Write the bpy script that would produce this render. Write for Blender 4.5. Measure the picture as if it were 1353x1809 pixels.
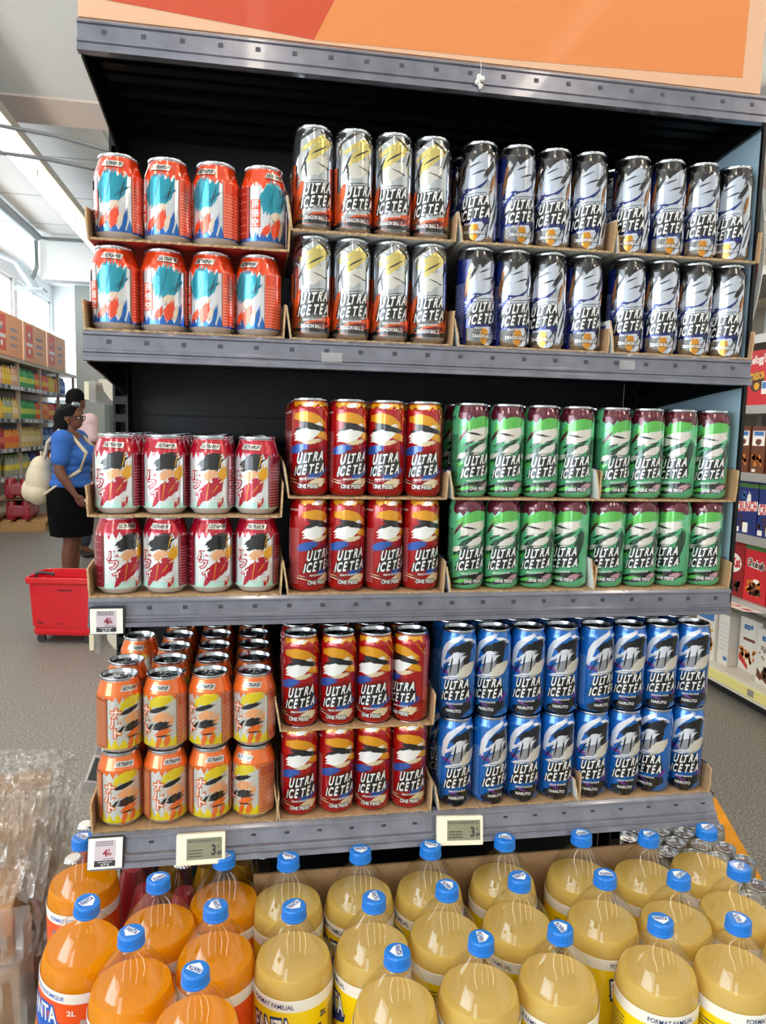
import bpy, bmesh, math, random
import numpy as np
from mathutils import Vector, Matrix, noise

for o in list(bpy.data.objects):
    bpy.data.objects.remove(o)
SC = bpy.context.scene
COL = SC.collection
PI = math.pi

# ------------------------------------------------------------------ camera
CAMPOS = Vector((0.2246, -1.1101, 1.4994))
YAW, PITCH, ROLL = 0.17694, -0.10987, 0.02418
fwd = Vector((math.sin(YAW)*math.cos(PITCH), math.cos(YAW)*math.cos(PITCH), math.sin(PITCH)))
rt0 = Vector((math.cos(YAW), -math.sin(YAW), 0)); up0 = rt0.cross(fwd)
rt = rt0*math.cos(ROLL) + up0*math.sin(ROLL); up = up0*math.cos(ROLL) - rt0*math.sin(ROLL)
cd = bpy.data.cameras.new('camera'); cam = bpy.data.objects.new('camera', cd); COL.objects.link(cam)
cam.matrix_world = Matrix(((rt.x, up.x, -fwd.x, CAMPOS.x), (rt.y, up.y, -fwd.y, CAMPOS.y), (rt.z, up.z, -fwd.z, CAMPOS.z), (0, 0, 0, 1)))
cd.sensor_fit = 'VERTICAL'; cd.sensor_height = 36; cd.sensor_width = 27
cd.lens = 36*1317.33/1809; cd.clip_start = .02; cd.clip_end = 100
SC.camera = cam

# ------------------------------------------------------------------ world, light, exposure
W = bpy.data.worlds.new('world'); SC.world = W; W.use_nodes = True
bg = W.node_tree.nodes['Background']; bg.inputs[0].default_value = (.82, .92, 1, 1); bg.inputs[1].default_value = 7.5
SC.view_settings.view_transform = 'Standard'; SC.view_settings.look = 'None'
SC.view_settings.gamma = 1; SC.view_settings.use_curve_mapping = False
SC.view_settings.exposure = -0.35
try:
    SC.cycles.transparent_max_bounces = 32; SC.cycles.max_bounces = 8
except Exception:
    pass
def area(name, loc, target, sx, sy, power, color):
    l = bpy.data.lights.new(name, 'AREA'); l.shape = 'RECTANGLE'; l.size = sx; l.size_y = sy; l.energy = power; l.color = color
    o = bpy.data.objects.new(name, l); COL.objects.link(o); o.location = loc
    o.rotation_euler = (Vector(target)-Vector(loc)).to_track_quat('-Z', 'Y').to_euler()
    return o
area('daylight_side_window', (-3.9, -3.6, 2.3), (0.5, 0, 1.4), 3.2, 2.4, 120, (.80, .91, 1))
TUBE_POWER = 20.0

# ------------------------------------------------------------------ materials
def lin(h):
    if isinstance(h, (tuple, list)): return tuple(h)[:3]
    h = h.lstrip('#'); v = [int(h[i:i+2], 16)/255 for i in (0, 2, 4)]
    return tuple(c/12.92 if c <= .04045 else ((c+.055)/1.055)**2.4 for c in v)
MATS = {}
def M(name, col='#808080', rough=.5, metal=0., coat=0., noise_amt=0., noise_scale=30., bump=0., bump_scale=80., emit=0., spec=.5, sss=0.):
    if name in MATS: return MATS[name]
    m = bpy.data.materials.new(name); m.use_nodes = True; nt = m.node_tree; b = nt.nodes['Principled BSDF']
    c = lin(col)
    b.inputs['Base Color'].default_value = (*c, 1); b.inputs['Roughness'].default_value = rough
    b.inputs['Metallic'].default_value = metal; b.inputs['Coat Weight'].default_value = coat; b.inputs['Coat Roughness'].default_value = .03
    b.inputs['Specular IOR Level'].default_value = spec
    if sss: b.inputs['Subsurface Weight'].default_value = sss; b.inputs['Subsurface Radius'].default_value = (.02, .012, .006)
    if emit: b.inputs['Emission Color'].default_value = (*c, 1); b.inputs['Emission Strength'].default_value = emit
    if noise_amt or bump:
        tc = nt.nodes.new('ShaderNodeTexCoord')
    if noise_amt:
        n = nt.nodes.new('ShaderNodeTexNoise'); n.inputs['Scale'].default_value = noise_scale; n.inputs['Detail'].default_value = 6
        nt.links.new(tc.outputs['Object'], n.inputs['Vector'])
        r = nt.nodes.new('ShaderNodeValToRGB'); r.color_ramp.elements[0].position = .3; r.color_ramp.elements[1].position = .7
        r.color_ramp.elements[0].color = (*[x*(1-noise_amt) for x in c], 1); r.color_ramp.elements[1].color = (*[min(1, x*(1+noise_amt)) for x in c], 1)
        nt.links.new(n.outputs['Fac'], r.inputs['Fac']); nt.links.new(r.outputs['Color'], b.inputs['Base Color'])
    if bump:
        n2 = nt.nodes.new('ShaderNodeTexNoise'); n2.inputs['Scale'].default_value = bump_scale; n2.inputs['Detail'].default_value = 4
        nt.links.new(tc.outputs['Object'], n2.inputs['Vector'])
        bp = nt.nodes.new('ShaderNodeBump'); bp.inputs['Strength'].default_value = bump; bp.inputs['Distance'].default_value = .01
        nt.links.new(n2.outputs['Fac'], bp.inputs['Height']); nt.links.new(bp.outputs['Normal'], b.inputs['Normal'])
    MATS[name] = m; return m
def film_mat(name, tint, fmin, fmax, rough, milky=0.):
    m = bpy.data.materials.new(name); m.use_nodes = True; nt = m.node_tree; nt.nodes.clear()
    out = nt.nodes.new('ShaderNodeOutputMaterial'); t = nt.nodes.new('ShaderNodeBsdfTransparent'); t.inputs[0].default_value = (*tint, 1)
    g = nt.nodes.new('ShaderNodeBsdfGlossy'); g.inputs['Roughness'].default_value = rough
    lw = nt.nodes.new('ShaderNodeLayerWeight'); lw.inputs[0].default_value = .14
    mr = nt.nodes.new('ShaderNodeMapRange'); mr.inputs[3].default_value = fmin; mr.inputs[4].default_value = fmax
    nt.links.new(lw.outputs['Facing'], mr.inputs[0])
    mx = nt.nodes.new('ShaderNodeMixShader'); nt.links.new(mr.outputs[0], mx.inputs[0]); nt.links.new(g.outputs[0], mx.inputs[2])
    if milky:
        d = nt.nodes.new('ShaderNodeBsdfDiffuse'); d.inputs[0].default_value = (.85, .83, .8, 1)
        m2 = nt.nodes.new('ShaderNodeMixShader'); m2.inputs[0].default_value = milky
        nt.links.new(t.outputs[0], m2.inputs[1]); nt.links.new(d.outputs[0], m2.inputs[2]); nt.links.new(m2.outputs[0], mx.inputs[1])
    else:
        nt.links.new(t.outputs[0], mx.inputs[1])
    nt.links.new(mx.outputs[0], out.inputs[0]); MATS[name] = m; return m
def juice_mat(name, col, trans):
    m = bpy.data.materials.new(name); m.use_nodes = True; nt = m.node_tree; nt.nodes.clear()
    out = nt.nodes.new('ShaderNodeOutputMaterial'); d = nt.nodes.new('ShaderNodeBsdfDiffuse'); t = nt.nodes.new('ShaderNodeBsdfTranslucent')
    d.inputs[0].default_value = (*lin(col), 1); t.inputs[0].default_value = (*lin(trans), 1)
    mx = nt.nodes.new('ShaderNodeMixShader'); mx.inputs[0].default_value = .45
    nt.links.new(d.outputs[0], mx.inputs[1]); nt.links.new(t.outputs[0], mx.inputs[2])
    nt.links.new(mx.outputs[0], out.inputs[0]); MATS[name] = m; return m

# ------------------------------------------------------------------ object helpers
def link(o, parent=None):
    COL.objects.link(o)
    if parent is not None: o.parent = parent
    return o
def tag(o, label=None, cat=None, group=None, kind=None):
    if label: o['label'] = label
    if cat: o['category'] = cat
    if group: o['group'] = group
    if kind: o['kind'] = kind
    return o
def thing(name, label, cat, loc=(0, 0, 0), rz=0, group=None):
    o = bpy.data.objects.new(name, None); link(o); o.empty_display_size = .05
    o.location = loc; o.rotation_euler = (0, 0, rz)
    return tag(o, label, cat, group)
def dup(root, loc, rz=0, label=None, group=None, rot=None):
    def rec(s, par):
        c = s.copy(); COL.objects.link(c)
        if par is not None: c.parent = par
        for ch in s.children: rec(ch, c)
        return c
    r = rec(root, None); r.location = loc; r.rotation_euler = rot if rot else (0, 0, rz)
    if label: r['label'] = label
    if group: r['group'] = group
    return r
class MB:
    def __init__(s): s.v = []; s.f = []; s.mi = []; s.sm = []
    def add(s, verts, faces, mi=0, smooth=False):
        n = len(s.v); s.v += [tuple(p) for p in verts]
        for f in faces: s.f.append(tuple(i+n for i in f)); s.mi.append(mi); s.sm.append(smooth)
    def box(s, a, b, mi=0, bev=0.):
        x0, y0, z0 = a; x1, y1, z1 = b
        if bev <= 0:
            s.add([(x0,y0,z0),(x1,y0,z0),(x1,y1,z0),(x0,y1,z0),(x0,y0,z1),(x1,y0,z1),(x1,y1,z1),(x0,y1,z1)],
                  [(0,3,2,1),(4,5,6,7),(0,1,5,4),(1,2,6,5),(2,3,7,6),(3,0,4,7)], mi)
        else:
            bm = bmesh.new(); bmesh.ops.create_cube(bm, size=1)
            for v in bm.verts: v.co = Vector(((x0+x1)/2+v.co.x*(x1-x0), (y0+y1)/2+v.co.y*(y1-y0), (z0+z1)/2+v.co.z*(z1-z0)))
            bmesh.ops.bevel(bm, geom=list(bm.edges), offset=bev, segments=2, affect='EDGES', profile=.6)
            bm.verts.index_update(); s.add([v.co[:] for v in bm.verts], [[v.index for v in f.verts] for f in bm.faces], mi); bm.free()
    def lathe(s, prof, seg=32, mi=0, c=(0, 0), smooth=True, mis=None):
        n = len(prof); vs = []; fs = []; ms = []
        for j in range(seg):
            a = 2*PI*j/seg
            for r, z in prof: vs.append((c[0]+r*math.cos(a), c[1]+r*math.sin(a), z))
        for j in range(seg):
            k = (j+1) % seg
            for i in range(n-1):
                if prof[i][0] < 1e-7 and prof[i+1][0] < 1e-7: continue
                f = [j*n+i, k*n+i, k*n+i+1, j*n+i+1]
                if prof[i][0] < 1e-7: f = [j*n+i, k*n+i+1, j*n+i+1]
                elif prof[i+1][0] < 1e-7: f = [j*n+i, k*n+i, j*n+i+1]
                fs.append(f); ms.append(mis[i] if mis else mi)
        b = len(s.v); s.v += vs
        for f, q in zip(fs, ms): s.f.append(tuple(i+b for i in f)); s.mi.append(q); s.sm.append(smooth)
    def tube(s, pts, r, seg=8, mi=0):
        pts = [Vector(p) for p in pts]; n = len(pts); rs = r if isinstance(r, (list, tuple)) else [r]*n; vs = []; fs = []
        for i, p in enumerate(pts):
            t = (pts[min(i+1, n-1)]-pts[max(i-1, 0)]).normalized()
            a = t.cross(Vector((0, 0, 1)))
            if a.length < 1e-3: a = t.cross(Vector((0, 1, 0)))
            a.normalize(); b = t.cross(a)
            for j in range(seg):
                w = 2*PI*j/seg; vs.append(p+(a*math.cos(w)+b*math.sin(w))*rs[i])
        for i in range(n-1):
            for j in range(seg):
                k = (j+1) % seg; fs.append((i*seg+j, (i+1)*seg+j, (i+1)*seg+k, i*seg+k))
        fs.append(tuple(range(seg))); fs.append(tuple((n-1)*seg+j for j in reversed(range(seg))))
        s.add(vs, fs, mi, True)
    def extrude_x(s, prof, x0, x1, mi=0):
        n = len(prof)
        s.add([(x0, y, z) for y, z in prof]+[(x1, y, z) for y, z in prof],
              [(i, (i+1) % n, n+(i+1) % n, n+i) for i in range(n)]+[tuple(reversed(range(n))), tuple(range(n, 2*n))], mi)
    def prism(s, poly, z0, z1, mi=0):
        n = len(poly)
        s.add([(x, y, z0) for x, y in poly]+[(x, y, z1) for x, y in poly],
              [(i, (i+1) % n, n+(i+1) % n, n+i) for i in range(n)]+[tuple(reversed(range(n))), tuple(range(n, 2*n))], mi)
    def mesh(s, name, mats):
        me = bpy.data.meshes.new(name); me.from_pydata(s.v, [], s.f)
        for m in (mats if isinstance(mats, (list, tuple)) else [mats]): me.materials.append(m)
        me.polygons.foreach_set('material_index', s.mi); me.polygons.foreach_set('use_smooth', s.sm); me.update()
        if any(s.sm): me.set_sharp_from_angle(angle=math.radians(38))
        return me
    def build(s, name, mats, parent=None, loc=None):
        o = bpy.data.objects.new(name, s.mesh(name, mats)); link(o, parent)
        if loc: o.location = loc
        return o
def obj(name, me, parent=None, loc=None, rot=None):
    o = bpy.data.objects.new(name, me); link(o, parent)
    if loc: o.location = loc
    if rot: o.rotation_euler = rot
    return o
def bx(name, a, b, mat, parent=None, bev=0.):
    m = MB(); m.box(a, b, 0, bev); return m.build(name, mat, parent)

# ------------------------------------------------------------------ flat print (2D triangles, mm) wrapped on surfaces
_tc = {}
def text2d(t, h, w=None, bold=0., shear=0.):
    """triangles of a text, centred on 0, cap height h, optional total width w"""
    key = (t, round(bold, 3), round(shear, 3))
    if key not in _tc:
        c = bpy.data.curves.new('text', 'FONT'); c.body = t; c.size = 1; c.offset = bold; c.shear = shear; c.resolution_u = 3
        o = bpy.data.objects.new('text', c); COL.objects.link(o)
        dg = bpy.context.evaluated_depsgraph_get(); ev = o.evaluated_get(dg); me = ev.to_mesh()
        me.calc_loop_triangles(); co = np.array([v.co[:2] for v in me.vertices]).reshape(-1, 2)
        tr = co[np.array([l.vertices[:] for l in me.loop_triangles]).reshape(-1, 3)] if len(co) else np.zeros((0, 3, 2))
        ev.to_mesh_clear(); bpy.data.objects.remove(o); bpy.data.curves.remove(c)
        lo = tr.reshape(-1, 2).min(0); hi = tr.reshape(-1, 2).max(0)
        _tc[key] = (tr-(lo+hi)/2, hi-lo)
    tr, ext = _tc[key]
    s = h/.69; sx = s if w is None else w/ext[0]
    return tr*np.array([sx, s])
def xf(tr, dx=0, dz=0, rot=0., sx=1., sz=1.):
    c, s = math.cos(rot), math.sin(rot); q = np.asarray(tr)*np.array([sx, sz])
    return np.stack([q[..., 0]*c-q[..., 1]*s+dx, q[..., 0]*s+q[..., 1]*c+dz], -1)
from mathutils.geometry import tessellate_polygon
def poly(pts):
    t = tessellate_polygon([[Vector((p[0], p[1], 0)) for p in pts]])
    return np.array([[pts[i][:2] for i in f] for f in t], float).reshape(-1, 3, 2)
def rect(x0, z0, x1, z1): return poly([(x0, z0), (x1, z0), (x1, z1), (x0, z1)])
def cat(*a): return np.concatenate([np.asarray(x).reshape(-1, 3, 2) for x in a], 0)
def splash(cx, cz, w, h, seed, jag=.25, rot=0., n=26):
    rd = random.Random(seed); p = []
    for i in range(n):
        a = 2*PI*i/n; k = 1+rd.uniform(-jag, jag)*(1 if i % 2 else .4)
        x, z = w/2*k*math.cos(a), h/2*k*math.sin(a); p.append((x*math.cos(rot)-z*math.sin(rot)+cx, x*math.sin(rot)+z*math.cos(rot)+cz))
    return poly(p)
def stroke(x0, z0, x1, z1, w, seed, n=7, bow=0.):
    """a brush stroke with ragged, tapering ends"""
    rd = random.Random(seed); L = math.hypot(x1-x0, z1-z0); ux, uz = (x1-x0)/L, (z1-z0)/L; a = []; b = []
    for i in range(n+1):
        t = i/n; hw = w/2*(.55+.45*math.sin(PI*min(1, max(0, t*.9+.05))))*(1+rd.uniform(-.18, .18)); o = bow*math.sin(PI*t)
        px, pz = x0+ux*L*t-uz*o, z0+uz*L*t+ux*o; a.append((px-uz*hw, pz+ux*hw)); b.append((px+uz*hw, pz-ux*hw))
    e = []
    for j in range(4):
        q = (j+.5)/4; m = w/2*.6*(1-2*q)
        e += [(x1-uz*(m+w*.07)-ux*rd.uniform(0, 3), z1+ux*(m+w*.07)-uz*rd.uniform(0, 3)), (x1-uz*m+ux*rd.uniform(2, 9), z1+ux*m+uz*rd.uniform(2, 9))]
    s = []
    for j in range(3):
        q = (j+.5)/3; m = w/2*.6*(2*q-1)
        s += [(x0-uz*m-ux*rd.uniform(2, 7), z0+ux*m-uz*rd.uniform(2, 7)), (x0-uz*(m+w*.1)+ux*rd.uniform(0, 2), z0+ux*(m+w*.1)+uz*rd.uniform(0, 2))]
    return poly(a+e+list(reversed(b))+s)
def rag_band(s0, s1, ztop, zlow, amp, seed, step=4.):
    rd = random.Random(seed); n = int((s1-s0)/step); p = [(s0, ztop)]
    for i in range(n+1): p.append((s0+(s1-s0)*i/n, zlow+(rd.uniform(-amp, -amp*.3) if i % 2 else rd.uniform(0, amp*.5))))
    p.append((s1, ztop)); return poly(p)
def lines(x0, x1, z0, z1, n, seed, th=.6):
    rd = random.Random(seed); out = []
    for i in range(n):
        z = z0+(z1-z0)*(i+.5)/n; x = x0
        while x < x1-1:
            l = min(rd.uniform(2, 6), x1-x); out.append(rect(x, z-th/2, x+l*.85, z+th/2)); x += l
    return cat(*out)
def outline(x0, z0, x1, z1, t): return cat(rect(x0, z0, x1, z0+t), rect(x0, z1-t, x1, z1), rect(x0, z0, x0+t, z1), rect(x1-t, z0, x1, z1))
def brush_text(t, h, w, seed, bold, rise=.15, shear=.34):
    rd = random.Random(seed); out = []; x = 0; adv = []
    for ch in t:
        if ch == ' ': x += .28; continue
        g = text2d(ch, .69, None, bold, shear); base = text2d(ch, .69, None, .035, shear)
        wd = (base[..., 0].max()-base[..., 0].min()) if len(base) else .3
        out.append(xf(g, x+wd/2, rd.uniform(-.03, .03), rd.uniform(-.05, .05), 1, rd.uniform(.95, 1.15))); x += wd+.03
    tr = cat(*out); tr[..., 0] -= x/2
    tr = tr*np.array([w/x, h/.69]); tr[..., 1] += tr[..., 0]*rise
    return tr
def clip_axis(ps, ax, lo, hi):
    for sgn, lim in ((1, lo), (-1, hi)):
        o = []
        for i in range(len(ps)):
            a, b = ps[i], ps[(i+1) % len(ps)]; da, db = sgn*(a[ax]-lim), sgn*(b[ax]-lim)
            if da >= 0: o.append(a)
            if (da >= 0) != (db >= 0):
                t = da/(da-db); o.append((a[0]+(b[0]-a[0])*t, a[1]+(b[1]-a[1])*t))
        ps = o
        if len(ps) < 3: return []
    return ps
def wrap(layers, mats, prof, r0, step=3.0, base=.10, dl=.07, name='label_print'):
    """layers: [(material index, tris)] in mm; prof: [(z, r)] mm outer profile; front of the print faces -Y"""
    zc = [p[0] for p in prof]; rc = [p[1] for p in prof]
    def rad(z): return float(np.interp(z, zc, rc))
    vs = []; fs = []; mi = []
    for k, (m, tr) in enumerate(layers):
        off = base+dl*k
        for t in np.asarray(tr):
            pts = [tuple(p) for p in t]
            x0 = min(p[0] for p in pts); x1 = max(p[0] for p in pts); z0 = min(p[1] for p in pts); z1 = max(p[1] for p in pts)
            if x1-x0 < 1e-6 or z1-z0 < 1e-6: continue
            zb = [z0]+[z for z in zc if z0 < z < z1]+[z1]
            for a, b in zip(zb, zb[1:]):
                pz = clip_axis(pts, 1, a, b) if len(zb) > 2 else pts
                if not pz: continue
                i0, i1 = math.floor(x0/step), math.floor((x1-1e-9)/step)
                for i in range(i0, i1+1):
                    q = clip_axis(pz, 0, i*step, (i+1)*step) if i1 > i0 else pz
                    if len(q) < 3: continue
                    n = len(vs)
                    for s, z in q:
                        th = s/r0; r = (rad(z)+off)/1000; vs.append((r*math.sin(th), -r*math.cos(th), z/1000))
                    fs.append(tuple(range(n, n+len(q)))); mi.append(m)
    me = bpy.data.meshes.new(name); me.from_pydata(vs, [], fs)
    for m in mats: me.materials.append(m)
    me.polygons.foreach_set('material_index', mi); me.update()
    nm = []   # orient outward
    flip = [p.index for p in me.polygons if p.normal.x*p.center.x+p.normal.y*p.center.y < 0]
    if flip:
        bm = bmesh.new(); bm.from_mesh(me); bm.faces.ensure_lookup_table()
        bmesh.ops.reverse_faces(bm, faces=[bm.faces[i] for i in flip]); bm.to_mesh(me); bm.free()
    for p in me.polygons: p.use_smooth = False
    return me
def flat(layers, mats, name='front_print', y=0., base=.15, dl=.08):
    """layers in mm on a plane facing -Y at y (m)"""
    vs = []; fs = []; mi = []
    for k, (m, tr) in enumerate(layers):
        for t in np.asarray(tr):
            n = len(vs); a, b, c = t
            if (b[0]-a[0])*(c[1]-a[1])-(b[1]-a[1])*(c[0]-a[0]) < 0: b, c = c, b
            for p in (a, b, c): vs.append((p[0]/1000, y-(base+dl*k)/1000, p[1]/1000))
            fs.append((n, n+1, n+2)); mi.append(m)
    me = bpy.data.meshes.new(name); me.from_pydata(vs, [], fs)
    for m in mats: me.materials.append(m)
    me.polygons.foreach_set('material_index', mi); me.update(); return me

# ================================================================== SETTING
def struct(o): return tag(o, kind='structure')
floor_m = M('speckled_floor', '#6f6b67', .45, 0, 0, .0)
nt = floor_m.node_tree; tc = nt.nodes.new('ShaderNodeTexCoord'); vo = nt.nodes.new('ShaderNodeTexNoise'); vo.inputs['Scale'].default_value = 110; vo.inputs['Detail'].default_value = 5; vo.inputs['Roughness'].default_value = .8
nt.links.new(tc.outputs['Object'], vo.inputs['Vector']); rp = nt.nodes.new('ShaderNodeValToRGB')
rp.color_ramp.elements[0].position = .36; rp.color_ramp.elements[0].color = (*lin('#35332f'), 1); rp.color_ramp.elements[1].position = .66; rp.color_ramp.elements[1].color = (*lin('#b4b0a8'), 1)
e = rp.color_ramp.elements.new(.5); e.color = (*lin('#77736d'), 1)
nt.links.new(vo.outputs['Fac'], rp.inputs['Fac']); nt.links.new(rp.outputs['Color'], nt.nodes['Principled BSDF'].inputs['Base Color'])
white_wall = M('white_wall', '#eef3f4', .7, noise_amt=.03, noise_scale=2)
ceil_m = M('white_ceiling', '#f2f5f5', .7, noise_amt=.03, noise_scale=1.5)
beam_m = M('beam_paint', '#e2d3cc', .7)
grey_wall = M('grey_blue_wall', '#93a0a4', .6)
X0, X1, Y0, Y1, ZC = -4.15, 7.0, -7.0, 17.0, 4.5
struct(bx('floor', (X0, Y0, -.1), (X1, Y1, 0), floor_m))
struct(bx('ceiling', (X0, 6.9, ZC), (X1, Y1, ZC+.1), ceil_m))
struct(bx('ceiling_low', (X0, Y0, 4.36), (X1, 6.28, 4.5), ceil_m))
struct(bx('trim_ceiling_beam', (X0, 6.28, 4.34), (X1, 6.9, 4.6), beam_m))
m = MB(); m.box((X0, Y1, 0), (X1, Y1+.1, 2.0)); m.box((X0, Y1, 3.5), (X1, Y1+.1, ZC+.1)); m.box((-3.4, Y1, 2.0), (X1, Y1+.1, 3.5))
struct(m.build('wall_far', white_wall))
jm = M('ceiling_joint', '#b9c0c2', .8)
for i, y in enumerate((8.3, 9.9, 11.4)): struct(bx('trim_joint', (X0, y, ZC-.004), (X1, y+.02, ZC+.01), jm))
struct(bx('trim_joint', (-1.3, 6.9, ZC-.004), (-1.28, 12.1, ZC+.01), jm))
struct(bx('wall_right', (X1, Y0, 0), (X1+.1, Y1, ZC+.1), white_wall))
# left wall with window openings
def wall_holes(name, x, holes, mat):
    m = MB(); ys = sorted(set([Y0, Y1]+[h[0] for h in holes]+[h[1] for h in holes]))
    for a, b in zip(ys, ys[1:]):
        h = next((h for h in holes if h[0] <= a and h[1] >= b), None)
        if h: m.box((x, a, 0), (x+.15, b, h[2])); m.box((x, a, h[3]), (x+.15, b, ZC+.1))
        else: m.box((x, a, 0), (x+.15, b, ZC+.1))
    return struct(m.build(name, mat))
WH = [(-5.4, -1.6, .9, 3.3), (1.0, 6.0, 2.6, 4.1), (8.2, 11.4, 2.7, 4.15), (11.7, 14.2, 2.7, 4.15), (14.4, 16.9, 2.7, 4.15)]
wall_holes('wall_left', X0-.15, WH, white_wall)
frame_m = M('window_frame_white', '#e9eef0', .4)
for i, (a, b, c, d) in enumerate(WH):
    w = MB(); x = X0-.1
    for p in (((x, a, c), (x+.06, a+.06, d)), ((x, b-.06, c), (x+.06, b, d)), ((x, a, c), (x+.06, b, c+.06)), ((x, a, d-.06), (x+.06, b, d)), ((x, (a+b)/2-.03, c), (x+.06, (a+b)/2+.03, d))): w.box(*p)
    struct(w.build('window_%d' % (i+1), frame_m))
# front wall behind the camera: shop front with glazed bays
m = MB(); m.box((X0, Y0-.1, 3.1), (X1, Y0, ZC)); m.box((X0, Y0-.1, 0), (X1, Y0, .5))
m.box((X0, Y0-.1, .5), (X0+.4, Y0, 3.1)); m.box((-2.3, Y0-.1, .5), (X1, Y0, 3.1))
struct(m.build('wall_front', white_wall))
# hanging bulkhead, grey column and partition at the far left
struct(bx('trim_bulkhead', (-3.14, 12.1, 3.79), (4, 12.4, ZC), white_wall))
struct(bx('trim_column', (-2.70, 12.45, 0), (-2.25, 12.9, 3.79), M('column_grey', '#a9b3b2', .6)))
struct(bx('wall_partition', (-2.6, 13.6, 0), (-.6, 13.7, 3.75), grey_wall))
# pipes and conduit under the ceiling
pipe_m = M('galvanised_pipe', '#7d888c', .35, .6)
m = MB(); m.tube([(-3.12, 8.2, 4.40), (-3.12, 11.85, 4.40)], .07, 10); o = m.build('ceiling_pipe', pipe_m)
m = MB(); m.tube([(-3.12, 11.85, 4.40), (-3.0, 12.05, 4.42), (0, 12.05, 4.44)], .025, 8); m.build('pipe_branch', pipe_m, o)
m = MB(); m.tube([(-3.17, 12.0, 4.40), (-3.17, 12.0, 3.95), (-3.25, 12.0, 3.75)], .03, 8); m.build('drop_conduit', pipe_m, o)
tag(o, 'grey galvanised pipe under the white ceiling at far left', 'pipe')
m = MB(); m.tube([(-4.1, 12.0, 4.28), (-3.45, 12.0, 4.0)], .035, 8); m.box((-3.5, 11.85, 3.58), (-3.05, 12.15, 3.62)); m.tube([(-3.45, 12, 4.0), (-3.2, 12, 3.62)], .07, 8)
tag(m.build('wall_bracket', M('pale_steel', '#b9c6cc', .4, .4)), 'pale steel arm and plate fixed high before the bright window', 'bracket')

# ceiling strip lights
tube_m = M('lit_tube', '#fff1dc', .5, emit=TUBE_POWER); fix_m = M('fixture_grey', '#c9c6c0', .5)
def strip(x, y0, y1, z, label):
    t = thing('strip_light', label, 'ceiling light', (x, y0, z), 0, 'ceiling strip lights')
    bx('housing', (-.11, 0, 0), (.17, y1-y0, .09), fix_m, t)
    L = 1.85; n = int((y1-y0)/L); tm = MB(); tm.tube([(0, .06, -.05), (0, L-.06, -.05)], .058, 10); me = tm.mesh('tube', tube_m)
    km = MB(); km.box((-.06, -.03, -.06), (.06, .03, 0)); ke = km.mesh('tube_holder', fix_m)
    for i in range(n):
        obj('tube', me, t, (0, i*L, 0)); obj('tube_holder', ke, t, (0, i*L, 0))
strip(-2.10, -5.18, 11.9, 4.17, 'long lit strip light running under the white ceiling at left')
strip(.25, -5.18, 5.9, 4.17, 'lit strip light above the can display, hidden by the orange sign')
strip(2.3, -5.18, 5.9, 4.17, 'lit strip light between the display and the cereal aisle')
strip(4.6, -5.18, 11.9, 4.17, 'lit strip light above the cereal aisle')

# hanging black cables
blk = M('black_rubber', '#2b2b31', .5)
def cable(pts, label):
    m = MB(); m.tube(pts, .0055, 8); tag(m.build('cable', blk), label, 'cable', 'black cables')
cable([(-.95, 1.9, 2.48), (-.541, 1.479, 2.403), (-.318, 1.223, 2.30), (-.115, .916, 2.169), (.0, .72, 2.11), (.06, .55, 2.06)], 'upper black cable running from upper left to the shelf top')
cable([(-.95, 1.9, 2.40), (-.541, 1.469, 2.32), (-.349, 1.221, 2.235), (-.152, .865, 2.11), (-.02, .66, 2.06), (.05, .5, 2.03)], 'lower black cable running behind the leftmost top can')

# ================================================================== GONDOLA
S = 1.63; ZA, ZB, ZCs, ZD = 2.034, S, 1.252, .894
black_m = M('black_steel', '#0d0d0f', .38, .2, noise_amt=.25, noise_scale=60)
panel_m = M('black_back_panel', '#131417', .5, 0, noise_amt=.2, noise_scale=200, bump=.15, bump_scale=400)
rail_m = M('grey_price_rail', '#7d7d89', .2, .5, .5, noise_amt=.16, noise_scale=35)
slot_m = M('slot_dark', '#474750', .4, .3)
side_m = M('side_panel_grey', '#a9c2d0', .35, .1)
G = thing('shelf_unit', 'black metal end display shelving stacked with drink cans', 'shelving', (0, 0, 0))
def rail_prof(z, lean, front=0.):
    P = [(.012, 0), (-.003, 0), (-.007, -.0035), (-.007, -.006), (-.004, -.0075), (-.004, -.0255), (-.008, -.027), (-.008, -.030), (-.0055, -.0315), (-.0055, -.0345), (-.009, -.036), (-.009, -.042), (.004, -.0425), (.012, -.03)]
    return [(y+front-lean*(-q/.042), z+q) for y, q in P]
def shelf(z, lean, xr):
    sm = MB(); d = .37
    sm.box((0, .005, z-.012), (1.015, d, z-.006))
    sm.box((0, .012, z-.04), (1.015, .02, z-.006))
    for y in (.07, .105, .16, .215, .27, .33): sm.box((.01, y, z-.024), (1.005, y+.022, z-.012))
    sh = sm.build('shelf', black_m, G)
    rm = MB(); rm.extrude_x(rail_prof(z-.003, lean), -.004, xr); rm.build('price_rail', rail_m, sh)
    bm_ = MB(); bm_.box((-.0035, -.0011, -.003), (.0035, .001, .003)); sl = bm_.mesh('rail_slot', slot_m)
    for i in range(20):
        x = .03+i*.0505
        obj('rail_slot', sl, sh, (x, -.0032-lean*.36, z-.003-.0155))
    for x in (-.0015, 1.0145):
        k = MB(); k.prism([(0, 0), (.37, 0), (.37, -.075), (.33, -.075), (.1, -.05), (.006, -.042)], 0, .003)
        me = k.mesh('bracket', black_m)
        me.transform(Matrix(((0, 0, 1, x), (1, 0, 0, 0), (0, 1, 0, z-.006), (0, 0, 0, 1))))
        obj('bracket', me, sh)
    return sh
shelf(ZA, .0, 1.02); shelf(ZB, .002, 1.022); shelf(ZCs, .002, 1.016); shD = shelf(ZD, .022, 1.010)
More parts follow.
